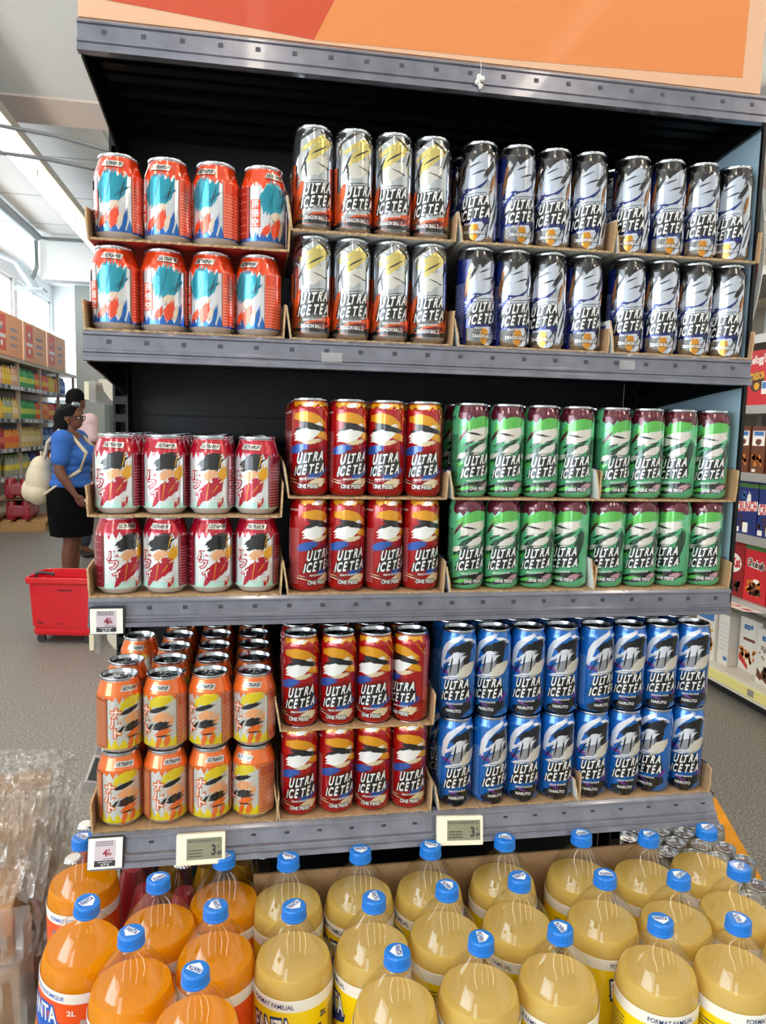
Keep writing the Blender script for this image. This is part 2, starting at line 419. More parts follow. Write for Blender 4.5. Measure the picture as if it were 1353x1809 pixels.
for x in (-.022, 1.0):
    u = MB(); u.box((x, .32, 0), (x+.004, .37, 2.12)); u.box((x+.022, .32, 0), (x+.026, .37, 2.12)); u.box((x, .366, 0), (x+.026, .37, 2.12))
    z = .03
    while z < 2.1:
        u.box((x+.004, .32, z), (x+.022, .323, z+.014)); z += .032
    u.build('upright', black_m, G)
for i, (a, b) in enumerate(((.05, .50), (.503, .885), (.888, 1.24), (1.243, 1.515), (1.518, 1.80), (1.803, 2.10))):
    bx('back_panel', (.004, .372, a), (1.0, .384, b), panel_m, G)
bx('seam_light_stop', (.0, .385, .05), (1.0, .388, 2.1), black_m, G)  # unseen sheet added to stop bright background showing through the panel seams
bx('side_panel', (1.0215, .012, 1.212), (1.0245, .38, 2.0), side_m, G)
bx('side_panel_edge', (1.0205, .006, 1.212), (1.0262, .012, 2.0), black_m, G)
bx('base', (.0, .02, 0), (1.015, .37, .55), black_m, G)
# white fluff and tape on the rails
flm = MB(); rd = random.Random(5)
for i in range(10):
    c = Vector((.548+rd.uniform(-.004, .004), -.012, 2.004+rd.uniform(-.011, .006))); r = rd.uniform(.002, .0045)
    flm.lathe([(0, c.z-r), (r*.8, c.z-r*.6), (r, c.z), (r*.7, c.z+r*.7), (0, c.z+r)], 7, 0, (c.x, c.y))
flm.tube([(.548, -.0118, 2.008), (.549, -.0115, 2.022), (.5475, -.009, 2.034)], .0004, 5)
tag(flm.build('fluff', M('white_fluff', '#d9d9d6', .9)), 'white tuft of fluff hanging by a thread from the top rail', 'fluff')
tape_m = film_mat('clear_tape', (.97, .97, .98), .12, .5, .2, .12)
for x, z, dx, lab in ((.325, ZB-.028, .03, 'short strip of clear tape on the top shelf rail, left of centre'), (.79, ZB-.021, .026, 'short strip of clear tape on the top shelf rail, right end')):
    t = MB(); t.box((x, -.0108, z-.007), (x+dx, -.0104, z+.007)); tag(t.build('tape', tape_m), lab, 'tape')

# ------------------------------------------------------------------ header sign (fluted plastic)
peach = M('sign_peach', '#d9ac8b', .5, coat=.05); orange = M('sign_orange', '#d67f42', .5, coat=.05); sred = M('sign_red', '#c0421f', .5, coat=.05)
sg = thing('header_sign', 'orange and red fluted plastic header sign above the display', 'sign', (0, .004, 2.036))
sm = MB(); n = 240; W_ = 1.012; vs = []; fs = []
for i in range(n*2+1):
    x = -.004+W_*i/(2*n); y = -.0004 if i % 2 else .0002
    vs += [(x, y, 0), (x, y, .42)]
for i in range(n*2): fs.append((2*i, 2*i+2, 2*i+3, 2*i+1))
sm.add(vs, fs, 0, True); sm.box((-.004, .001, 0), (W_-.004, .004, .42)); sm.build('fluted_panel', peach, sg)
P = lambda pts: poly([(x*1000, (z-2.036)*1000) for x, z in pts])
def fluted(pts_tris, mat, nm, off):
    me = flat([(0, pts_tris)], [mat], nm, -.0004, off, 0); obj(nm, me, sg)
fluted(P([(.309, 2.040), (.59, 2.044), (.882, 2.053), (.975, 2.057), (.985, 2.45), (.52, 2.45)]), orange, 'orange_area', .12)
fluted(P([(.035, 2.060), (.309, 2.040), (.39, 2.20), (.52, 2.45), (-.003, 2.45), (-.003, 2.062)]), sred, 'red_area', .12)

# ------------------------------------------------------------------ price tags
tag_white = M('tag_white', '#e6e4dd', .4); tag_cream = M('tag_cream', '#ece3cb', .4); tag_black = M('tag_black', '#17171a', .4); lcd_m = M('tag_lcd', '#83836b', .25); paper_scr = M('tag_paper_screen', '#c4b6bd', .35); ink = M('tag_ink', '#26262a', .5); redink = M('tag_red', '#8c1430', .5)
def price_tag(loc, w, h, style, label, tilt=0., roll=0.):
    t = thing('price_tag', label, 'price tag', loc, 0, 'electronic shelf price tags'); t.rotation_euler = (tilt, roll, 0)
    if style == 'red':
        bx('frame', (-.0015, -.003, -.0015), (w+.0015, .003, h+.0015), tag_black, t); bx('case', (0, -.006, 0), (w, -.003, h), tag_white, t)
        bx('screen', (w*.19, -.0064, h*.08), (w*.80, -.006, h*.93), paper_scr, t)
        X = w*1000; Z = h*1000
        L = [(0, rect(X*.19, Z*.08, X*.80, Z*.27)), (0, cat(lines(X*.23, X*.74, Z*.74, Z*.92, 3, 3, .9), lines(X*.45, X*.77, Z*.31, Z*.34, 1, 5, .8))),
             (1, cat(xf(text2d('4', 9, None, .03), X*.50, Z*.52), xf(text2d('€', 3.2, None, .03), X*.61, Z*.60), xf(text2d('99', 4.2, None, .03), X*.62, Z*.47))), (2, cat(xf(text2d('4,77 €', 3, None, .02), X*.5, Z*.135), lines(X*.3, X*.7, Z*.19, Z*.25, 1, 9, .8)))]
        obj('tag_print', flat(L, [ink, redink, tag_white], 'tag_print', -.0064), t)
    else:
        txt = style
        bx('case', (0, -.011, 0), (w, 0, h), tag_cream, t, .002); bx('screen', (w*.21, -.0114, h*.18), (w*.93, -.011, h*.86), lcd_m, t)
        X = w*1000; Z = h*1000
        L = [(0, cat(xf(text2d(txt, 3.6, X*.66, .01), X*.57, Z*.77), xf(text2d('3', 14, 6.5, .03), X*.76, Z*.46), xf(text2d('€', 3.5, None, .02), X*.86, Z*.56), xf(text2d('39' if 'CIT' in txt else '45', 5, None, .04), X*.875, Z*.36), lines(X*.25, X*.55, Z*.24, Z*.52, 3, 4, 1.3)))]
        obj('tag_print', flat(L, [ink], 'tag_print', -.0114), t)
    return t
price_tag((.001, -.014, 1.2005), .0445, .036, 'red', 'white price tag with red price at left end of middle rail')
price_tag((-.006, -.031, .8530), .048, .042, 'red', 'white price tag with red price at left end of lowest rail', -.30)
price_tag((.119, -.034, .851), .071, .044, 'FANTA ORANGE PET 2L', 'cream price tag for orange soda on the lowest rail, left', -.28)
price_tag((.514, -.034, .852), .075, .044, 'FANTA CITRON PET 2L', 'cream price tag for lemon soda hanging crooked mid lowest rail', -.30, .05)

# ================================================================== CANS
alu = M('can_aluminium', '#c9cbd0', .22, 1.); alu_dark = M('can_lid', '#c4c8ce', .2, 1.)
def inkm(n, col, metal=.35, rough=.25): return M('ink_'+n, col, rough*.7, metal, .8)
POP_P = [(0, 4), (22, 3), (24, 0.2), (26.5, 1.2), (33, 9.5), (33, 86), (32.4, 90.5), (30.6, 96), (28.2, 103), (26.6, 108), (26.2, 110.5)]
SLK_P = [(0, 4), (20.5, 3), (22.5, 0.2), (24.6, 1.2), (29, 8), (29, 127), (28.6, 130.5), (27.2, 135), (25.6, 139.5), (25.2, 141)]
def lid_mesh(r, z):   # rim bead and recessed panel
    m = MB(); m.lathe([(r, z), (r+1, z+.6), (r+1.4, z+2.4), (r+1.0, z+4.2), (r+.2, z+4.6), (r-.7, z+4.2), (r-1.4, z+.5), (r-2.4, z-2.2), (r-3.4, z-2.3), (r-4.2, z-.9), (0, z-.9)], 40)
    me = m.mesh('lid', alu_dark); me.transform(Matrix.Scale(.001, 4)); return me
def tab_mesh(z):
    m = MB(); zt = z-.9+.9
    o_ = [(7.2*math.cos(a), 2+10.5*math.sin(a)) for a in [2*PI*i/20 for i in range(20)]]; i_ = [(4.2*math.cos(a), 6.3+3.6*math.sin(a)) for a in [2*PI*i/20 for i in range(20)]]
    n = 20; vs = [(x, y, zt) for x, y in o_]+[(x, y, zt) for x, y in i_]+[(x, y, zt+1) for x, y in o_]+[(x, y, zt+1) for x, y in i_]
    fs = []
    for i in range(n):
        j = (i+1) % n; fs += [(2*n+i, 2*n+j, 3*n+j, 3*n+i), (i, n+i, n+j, j), (i, j, 2*n+j, 2*n+i), (n+i, 3*n+i, 3*n+j, n+j)]
    m.add(vs, fs, 0, False); m.lathe([(0, zt+1.6), (2, zt+1.4), (2.4, zt+.9), (2.4, zt)], 12, 0, (0, -2))
    # scored mouth outline
    m.lathe([(10.2, zt-.9), (10.2, zt-.5), (11, zt-.5), (11, zt-.9)], 24, 0, (0, -9))
    me = m.mesh('pull_tab', alu); me.transform(Matrix.Scale(.001, 4)); return me
def body_mesh(P, basem, nm='body'):
    m = MB(); n = len(P)-1; m.lathe(P, 64, 0, mis=[1 if P[i+1][1] < 3 else 0 for i in range(n)]); me = m.mesh(nm, [basem, alu]); me.transform(Matrix.Scale(.001, 4)); return me
LIDP, LIDS = lid_mesh(26.2, 110.5), lid_mesh(25.2, 141); TABP, TABS = tab_mesh(110.5), tab_mesh(141)
inkK = inkm('black', '#0c0c0e', .1, .3); inkW = inkm('white', '#e4e4e2', .25, .3)

def title(cx=0, zz=0):
    u, uK = brush_text('ULTRA', 13.5, 40, 7, .035), brush_text('ULTRA', 13.5, 40, 7, .10)
    i, iK = brush_text('ICE TEA', 13.2, 47, 9, .035), brush_text('ICE TEA', 13.2, 47, 9, .10)
    black = cat(xf(uK, cx+1.5, 58.5+zz), xf(iK, cx, 40+zz), poly([(cx-19, 50+zz), (cx-9, 63+zz), (cx+21, 66+zz), (cx+24, 52+zz), (cx+26, 42+zz), (cx+12, 36+zz), (cx-6, 34+zz), (cx-22, 31+zz), (cx-26, 34+zz), (cx-17, 44+zz)]))
    white = cat(xf(u, cx+1.5, 58.5+zz), xf(i, cx, 40+zz))
    dots = cat(*[rect(cx-13+q*2.6, 67.5+q*.26+zz, cx-11.6+q*2.6, 68.8+q*.26+zz) for q in range(12)])
    return [(0, cat(black, dots)), (1, cat(white, xf(text2d('PEACH FLAVOUR', 2.9, 27, .02, .25), cx-1, 26.5+zz, .06)))]
SP = [(z, r) for r, z in SLK_P[4:]]; PP = [(z, r) for r, z in POP_P[4:]]
def logo(t, w, cx, z, h=6.5):
    return [(0, xf(text2d(t, h, w*1.06, .07), cx, z)), (1, xf(text2d(t, h*.86, w, .02), cx, z))]
def sleek(key, base, inks, art, text_panel, lg):
    mats = [inkK, inkW]+inks
    L = art+text_panel+title()+lg
    return body_mesh(SLK_P, base), wrap(L, mats, SP, 29.0)
def panel(col, txt, x0=-58, x1=-27, seed=1):
    return [(col, rect(x0, 9, x1, 128)), (txt, cat(lines(x0+2, x1-3, 12, 96, 34, seed, 1.0), lines(x0+3, x1-8, 120, 123, 1, seed+1, 1.4)))]
# red: abstract paint strokes in the can's own colours
red_b = inkm('red', '#a80c10')
SL = {}
SL['red'] = sleek('red', red_b, [inkm('yellow', '#d9960f'), inkm('blue', '#2350a4'), inkm('cream', '#dcc8a2'), inkm('red_dark', '#7a0a12'), inkm('red_text', '#c9787a')],
    [(5, stroke(-30, 20, 34, 34, 7, 3)), (2, stroke(-24, 118, 25, 106, 15, 11, bow=5)), (2, stroke(10, 96, 30, 88, 13, 12)), (1, stroke(-22, 88, 16, 104, 22, 13, bow=-3)), (0, stroke(-14, 108, 24, 99, 9, 14)), (0, stroke(-20, 99, 2, 106, 5, 17)), (4, stroke(-6, 79, 16, 84, 7, 15)),
     (3, stroke(-34, 66, -6, 74, 13, 16)), (3, stroke(0, 30, 26, 40, 13, 18)), (4, stroke(2, 17, 24, 23, 13, 19)), (2, rag_band(-30, 34, 140, 134, 5, 20, 7)), (1, stroke(-8, 135, 6, 137, 7, 21)), (4, stroke(-32, 22, -18, 19, 1.5, 22)), (4, stroke(-34, 26, -22, 24, 1.2, 23)), (2, stroke(24, 128, 34, 116, 1.5, 26))],
    [(6, cat(lines(-56, -30, 12, 97, 34, 31, 1.1), lines(36, 44, 36, 122, 46, 33, 1.0))), (1, xf(text2d('HEROES!', 2.6, 18, .02), -42, 125))], logo('ONE PIECE', 30, -2, 15))
grn = inkm('green', '#5fb985')
SL['green'] = sleek('green', grn, [inkm('maroon', '#571026'), inkm('bright_green', '#57b04d'), inkm('forest', '#173f2c'), inkm('bone', '#d4cec4'), inkm('pink_grey', '#b98d95'), inkm('green_text', '#20402f')],
    [(2, rag_band(-32, 40, 141, 122, 7, 40, 6)), (4, stroke(-28, 58, 14, 84, 17, 41)), (4, stroke(20, 50, 30, 92, 15, 42)), (3, stroke(-22, 104, 26, 119, 17, 43, bow=4)), (5, stroke(-16, 92, 22, 104, 21, 44)), (5, stroke(-4, 70, 18, 82, 14, 45)), (5, stroke(-30, 62, -18, 67, 8, 46)), (2, stroke(-27, 90, -17, 104, 5, 47)), (0, stroke(-14, 100, 4, 97, 3, 48)), (0, stroke(4, 88, 17, 91, 2.4, 49)), (0, stroke(-20, 80, -10, 86, 3, 54)),
     (0, stroke(-30, 12, 32, 22, 16, 50)), (3, stroke(-26, 12, -4, 17, 6, 51)), (6, stroke(8, 14, 26, 22, 9, 52)), (3, stroke(-32, 48, -22, 54, 5, 53))],
    [(7, cat(lines(-56, -30, 12, 97, 34, 35, 1.1), lines(-54, -36, 120, 126, 2, 36, 1.4)))], logo('ONE PIECE', 28, 4, 14, 6))
silver = inkm('silver', '#bfc2c7', .95, .14)
SL['orange'] = sleek('orange', silver, [inkm('gold', '#d8c473', .8, .2), inkm('copper_orange', '#d25420', .5, .2), inkm('paper_white', '#cfccc3', .5, .22), inkm('wine', '#6b1014', .4, .2)],
    [(3, stroke(-62, 60, -30, 20, 40, 60)), (2, stroke(-12, 92, 22, 126, 17, 61, bow=4)), (2, stroke(-20, 112, 16, 134, 7, 62)), (4, stroke(-14, 80, 15, 98, 22, 63)), (0, stroke(-24, 84, -14, 104, 2.5, 64)), (0, stroke(-6, 106, 12, 116, 2.2, 65)), (0, stroke(-30, 122, -8, 139, 3, 66)), (0, stroke(6, 137, 22, 125, 3, 67)), (0, stroke(-20, 128, -4, 138, 2, 68)), (0, stroke(-16, 74, -18, 96, 3, 69)), (0, stroke(2, 92, 14, 88, 1.2, 70)),
     (0, stroke(22, 100, 30, 122, 2.5, 71)), (3, stroke(-20, 12, 34, 28, 15, 72)), (3, stroke(-32, 30, -22, 66, 9, 73)), (5, stroke(-14, 17, 22, 22, 8, 74)), (0, rag_band(-91, 91, 9, 14, -3, 75, 6)), (3, stroke(28, 20, 40, 60, 8, 76)), (0, stroke(-27, 40, -33, 74, 2.5, 77))],
    [(3, rect(-60, 12, -34, 92)), (5, cat(lines(-58, -37, 14, 88, 30, 37, 1.1)))], logo('DRAGON BALL Z', 33, -1, 17, 6))
SL['navy'] = sleek('navy', silver, [inkm('navy', '#16246e', .5, .2), inkm('amber', '#d08a1c', .7, .2), inkm('ice_white', '#c2c8d6', .6, .18), inkm('copper', '#9c6332', .7, .2), inkm('pale_text', '#8a93bd')],
    [(0, rag_band(-34, 91, 141, 118, 12, 80, 6)), (2, rect(-91, 0, -27, 128)), (2, rag_band(-34, 91, 26, 34, -14, 81, 7)), (4, stroke(-14, 84, 18, 124, 22, 82)), (4, stroke(-22, 78, 14, 90, 17, 83)), (2, stroke(-16, 76, 20, 92, 4, 84, bow=-7)), (0, stroke(-26, 96, -14, 114, 5, 85)), (0, stroke(16, 96, 27, 112, 8, 86)), (4, stroke(20, 90, 30, 106, 6, 87)), (0, stroke(0, 98, 14, 103, 2.2, 88)), (0, stroke(-8, 108, 4, 113, 2, 89)), (5, stroke(-30, 74, -24, 112, 5, 90)), (5, stroke(24, 70, 30, 96, 5, 91)),
     (4, stroke(-26, 62, 20, 72, 14, 92)), (0, stroke(-24, 66, -8, 73, 2, 93)), (0, stroke(-30, 40, -4, 60, 4, 94)), (2, stroke(-30, 52, -12, 76, 4, 95)), (4, splash(6, 15, 26, 28, 96, .1)), (3, splash(1, 14, 14, 26, 97, .15)), (0, stroke(8, 8, 20, 30, 2, 98)), (4, stroke(24, 10, 38, 60, 14, 99)), (0, stroke(26, 20, 40, 66, 4, 100))],
    [(6, cat(lines(-57, -31, 12, 92, 32, 38, 1.0)))], logo('DRAGON BALL Z', 33, 0, 14, 6))
blu = inkm('azure', '#1565b8')
SL['blue'] = sleek('blue', blu, [inkm('bluewhite', '#dde1ea', .4, .22), inkm('ash', '#8f9095'), inkm('violet', '#6a2f8a'), inkm('night', '#0b1016', .2), inkm('linen', '#d0cabc'), inkm('sky_text', '#79a9df')],
    [(2, stroke(-28, 84, 8, 136, 11, 110, bow=10)), (2, stroke(14, 132, 32, 126, 7, 111)), (4, stroke(-26, 78, -2, 72, 6, 112)), (5, stroke(-10, 108, 26, 124, 18, 113)), (5, stroke(14, 88, 20, 120, 15, 114)), (2, stroke(-12, 94, 9, 106, 18, 115)), (3, stroke(-12, 76, 10, 90, 16, 116)), (0, stroke(-9, 78, -6, 100, 3, 117)), (0, stroke(3, 76, 5, 100, 2.5, 118)), (6, stroke(4, 70, 30, 92, 17, 119)), (2, stroke(-26, 88, -16, 96, 5, 120)), (0, stroke(-24, 70, -12, 94, 2, 121)), (2, stroke(-20, 66, 6, 72, 6, 122)),
     (5, stroke(-22, 10, 26, 24, 20, 123)), (5, stroke(-6, 5, 14, 12, 12, 124)), (4, stroke(20, 30, 30, 40, 6, 125)), (4, stroke(-12, 24, 0, 20, 3, 126))],
    [(7, cat(lines(-56, -30, 12, 97, 34, 39, 1.1), lines(-54, -36, 121, 126, 2, 36, 1.4)))], logo('NARUTO', 24, -2, 15, 5.5))

def badge():
    return [(9, poly([(-16.5, 96.5), (13, 95), (17, 103), (-13, 104.5)])), (0, xf(text2d('ULTRAPOP', 4.6, 25, .04, .15), 0, 99.8, -.05))]
def kana(chars, x, ztop, dz, h, inkout, inkin, step):
    out = []; inn = []
    for k, ch in enumerate(chars):
        out.append(xf(text2d(ch, h, None, .11), x+step[k % len(step)], ztop-dz*k)); inn.append(xf(text2d(ch, h, None, .015), x+step[k % len(step)], ztop-dz*k))
    return [(inkout, cat(*out)), (inkin, cat(*inn))]
def info(pan, txt, x0, x1, seed):
    return [(pan, rect(x0, 11, x1, 88)), (txt, cat(lines(x0+2, x1-2, 13, 66, 13, seed, 1.3), outline(x0+1, 11.6, x1-1, 87, .7), outline(x0+1, 68, x1-1, 69, .4)))]
PO = {}
# top shelf: orange shoulder, teal strokes
orr = inkm('vermilion', '#df4318')
PO['teal'] = (body_mesh(POP_P, inkm('ice_grey', '#dbdde2', .6, .2)), wrap(
    [(2, rag_band(-104, 104, 110, 86, 9, 130, 5)), (3, rag_band(-104, 104, 9.5, 15, -12, 131, 5)), (4, stroke(-12, 50, -2, 88, 24, 132)), (4, stroke(2, 52, 14, 82, 19, 133)), (4, stroke(-20, 60, -15, 78, 10, 134)), (5, stroke(6, 58, 20, 70, 5, 135)), (5, stroke(-8, 58, -2, 84, 2.2, 137)), (0, stroke(10, 56, 15, 74, 1.5, 138)), (6, stroke(-6, 42, 8, 47, 12, 136)), (2, stroke(-2, 17, 4, 38, 13, 139)), (2, stroke(-18, 19, -9, 30, 10, 140)), (6, stroke(8, 20, 12, 34, 7, 141)), (3, stroke(14, 14, 18, 36, 6, 142)), (0, stroke(-8, 24, -4, 38, 1.2, 143)),
     (1, stroke(-27, 22, -27, 84, 8, 144))]
    + [(2, rect(-36, 28, -22, 66))] + kana('孫悟空', -29, 60, 12.5, 7.6, 2, 1, [0]) + info(2, 7, 26, 58, 145) + [(8, rect(-62, 14, -38, 84)), (7, lines(-60, -42, 16, 80, 6, 146, 1.0))] + badge(),
    [inkK, inkW, orr, inkm('cobalt', '#1461b4', .6, .2), inkm('teal', '#1490a8', .5, .22), inkm('deep_teal', '#0c6f88', .5, .22), inkm('sand', '#d9c4ae'), inkm('pale_orange', '#e79a80'), inkm('brick', '#a82a1c'), inkm('badge_silver', '#c4c2bd', .6, .25)], PP, 33.0))
PO['crimson'] = (body_mesh(POP_P, inkm('pearl', '#dfe1e3', .5, .22)), wrap(
    [(2, rag_band(-104, 104, 110, 88, 9, 150, 5)), (3, rag_band(-104, 104, 9.5, 16, -8, 151, 7)), (0, stroke(-14, 70, 14, 84, 21, 152)), (0, stroke(6, 66, 12, 78, 12, 153)), (4, stroke(-8, 54, 8, 62, 14, 154)), (5, stroke(16, 52, 21, 68, 13, 155)), (2, stroke(-14, 26, 14, 46, 24, 156)), (6, stroke(-6, 22, -2, 50, 1.6, 157)), (6, stroke(4, 34, 9, 40, 1.6, 158)), (2, stroke(-18, 14, -12, 26, 7, 159)), (2, stroke(12, 12, 17, 22, 7, 160)), (2, stroke(0, 48, 12, 52, 8, 161)), (4, stroke(10, 22, 14, 18, 4, 162)), (5, stroke(12, 70, 16, 88, 1.5, 163))]
    + kana('ルフィ', -22, 57, 13, 10.5, 2, 1, [-1, 1, 5]) + [(1, xf(text2d('SSG', 7, 14, .03), 9, 23)), (1, xf(text2d('6', 6, None, .03), 1, 50))] + info(7, 8, 27, 58, 164) + [(7, rect(-62, 11, -36, 86)), (8, lines(-60, -40, 14, 82, 6, 165, 1.0))] + badge(),
    [inkK, inkW, inkm('crimson', '#ae0f2b'), inkm('mint', '#b4dccf', .3), inkm('tan', '#dba377', .2), inkm('mustard', '#e0a01c', .3), inkm('mustard_dark', '#d08a1a', .3), inkm('garnet', '#86162a'), inkm('rose_text', '#c7868c'), inkm('badge_silver', '#c4c2bd', .6, .25)], PP, 33.0))
PO['amber'] = (body_mesh(POP_P, inkm('dove', '#d3d2cb', .5, .22)), wrap(
    [(2, rag_band(-104, 104, 110, 86, 9, 170, 5)), (3, rag_band(-104, 104, 9.5, 19, -13, 171, 6)), (3, stroke(-14, 76, 16, 84, 15, 172)), (3, stroke(-16, 68, -8, 82, 8, 179)), (0, stroke(-14, 63, 10, 71, 7, 173)), (5, stroke(-9, 52, 10, 58, 14, 175)), (5, stroke(12, 44, 18, 54, 10, 176)), (0, stroke(-8, 40, 12, 44, 13, 177)), (0, stroke(-22, 30, -12, 44, 4, 178)), (2, stroke(-4, 27, 12, 35, 12, 180)), (2, stroke(-4, 11, 0, 24, 8, 181)), (2, stroke(8, 12, 12, 26, 8, 182)), (0, stroke(-4, 26, 10, 27, 2.5, 183))]
    + kana('ナルト', -23, 64, 15, 11.5, 2, 1, [0, -1, 2]) + info(6, 7, 25, 56, 184) + [(6, rect(-62, 11, -36, 86)), (7, lines(-60, -38, 14, 82, 26, 185, 1.0))] + badge(),
    [inkK, inkW, inkm('tangerine', '#de6a26'), inkm('lemon', '#d8c41c', .3), inkm('steel', '#c9c9c6', .4), inkm('apricot', '#d99a68', .2), inkm('rust', '#b4542c'), inkm('pale_peach', '#e0a67e'), inkm('spare_rust', '#b4542c'), inkm('badge_silver', '#c4c2bd', .6, .25)], PP, 33.0))

PROTO = {}
def can_proto(kind, key):
    body, pr = (SL if kind == 's' else PO)[key]
    me = {'body': body, 'label_print': pr, 'lid': LIDS if kind == 's' else LIDP, 'pull_tab': TABS if kind == 's' else TABP}
    for k in me: me[k].name = k
    return me
LOOK = {'red': 'tall red peach iced tea can', 'green': 'tall green peach iced tea can', 'orange': 'tall silver and orange iced tea can', 'navy': 'tall silver and navy iced tea can', 'blue': 'tall blue peach iced tea can',
        'teal': 'short orange soda can with teal strokes', 'crimson': 'short crimson and white soda can', 'amber': 'short orange and yellow soda can'}
ORD = ['first', 'second', 'third', 'fourth', 'fifth', 'sixth', 'seventh', 'eighth']
def put_can(kind, key, x, y, z, app, label, group):
    view = math.atan2(x-CAMPOS.x, y-CAMPOS.y)
    rz = math.asin(max(-.98, min(.98, app)))-view
    t = thing('soda_can' if kind == 'p' else 'iced_tea_can', label, 'can', (x, y, z), rz, group)
    for n, me in can_proto(kind, key).items(): obj(n, me, t)
    return t
pop_p, slk_p, dpt_p, dpt_s = .067, .0590, .071, .0595
def block(kind, key, shelf_name, tier, x0, z, apps, start=0, rows=1, skip=(), dx=0., total=None):
    rp = random.Random(hash((len(key), tier, start)) % 9999 + len(shelf_name))
    for r in range(rows):
        for i, a in enumerate(apps):
            if (i, r) in skip: continue
            R_ = .033 if kind == 'p' else .029
            x = x0+dx+i*(pop_p if kind == 'p' else slk_p); y = R_+.0005+r*(dpt_p if kind == 'p' else dpt_s)
            row = 'front row' if r == 0 else ORD[r]+' row'
            lab = '%s, %s from left, %s, %s tier, %s shelf' % (LOOK[key], ORD[start+i], row, 'upper' if tier == 2 else 'lower', shelf_name)
            put_can(kind, key, x, y, z, a if r == 0 else rp.uniform(-.6, .6), lab, '%ss on the %s shelf' % (LOOK[key], shelf_name))
zB2p, zB2s, zC2p, zC2s, zD2p, zD2s = S+.1225, S+.1521, S-.2605, S-.2318, S-.6205, S-.5895
ZD = .894; zD2p = ZD+.1157; zD2s = ZD+.1460
block('p', 'teal', 'top', 2, .0369, zB2p, [-.26, -.33, -.47, .52], dx=.003)
block('p', 'teal', 'top', 1, .0369, ZB, [-.15, .17, -.35, -.5], dx=-.003)
block('s', 'orange', 'top', 2, .3128, zB2s, [.2, .3, 0, -.1], rows=3)
block('s', 'orange', 'top', 1, .3128, ZB, [.1, .1, .15, .1])
block('s', 'navy', 'top', 2, .5643, zB2s, [-.2, .35, 0, 0], rows=2); block('s', 'navy', 'top', 2, .8144, zB2s, [-.05, .3, .25, -.2], 4, rows=2)
block('s', 'navy', 'top', 1, .5643, ZB, [.5, .35, -.2, .3]); block('s', 'navy', 'top', 1, .8144, ZB, [.3, .25, .2, 0], 4)
block('p', 'crimson', 'middle', 2, .033, zC2p, [-.18, .05, -.05, -.28], rows=5)
block('p', 'crimson', 'middle', 1, .033, ZCs, [.4, -.25, .27, 0])
block('s', 'red', 'middle', 2, .3124, zC2s, [0, .27, -.05, .05], rows=4)
block('s', 'red', 'middle', 1, .3124, ZCs, [.55, .2, .5, .4])
block('s', 'green', 'middle', 2, .5645, zC2s, [.4, .15, .2, .1], rows=2); block('s', 'green', 'middle', 2, .8048, zC2s, [.5, .2, -.2, .1], 4, rows=2)
block('s', 'green', 'middle', 1, .5645, ZCs, [.3, .1, .05, -.35]); block('s', 'green', 'middle', 1, .8048, ZCs, [0, .15, -.35, .1], 4)
block('p', 'amber', 'lowest', 2, .0306, zD2p, [.5, -.25, -.22, -.1], rows=5, skip=((0, 2), (0, 4)))
block('p', 'amber', 'lowest', 1, .0306, ZD, [.2, .35, .25, -.5], rows=5)
zD2r = S-.5916
block('s', 'red', 'lowest', 2, .3032, zD2r, [0, 0, -.1, -.5], rows=2)
block('s', 'red', 'lowest', 1, .3032, ZD, [.1, .25, 0, .2])
block('s', 'blue', 'lowest', 2, .5583, zD2s, [-.1, -.2, .1, .2], rows=2); block('s', 'blue', 'lowest', 2, .7972, zD2s, [.55, .15, .2, .15], 4, rows=2)
block('s', 'blue', 'lowest', 1, .5583, ZD, [.25, .5, .2, .25], rows=2); block('s', 'blue', 'lowest', 1, .7972, ZD, [.2, .35, -.3, .1], 4, rows=2)

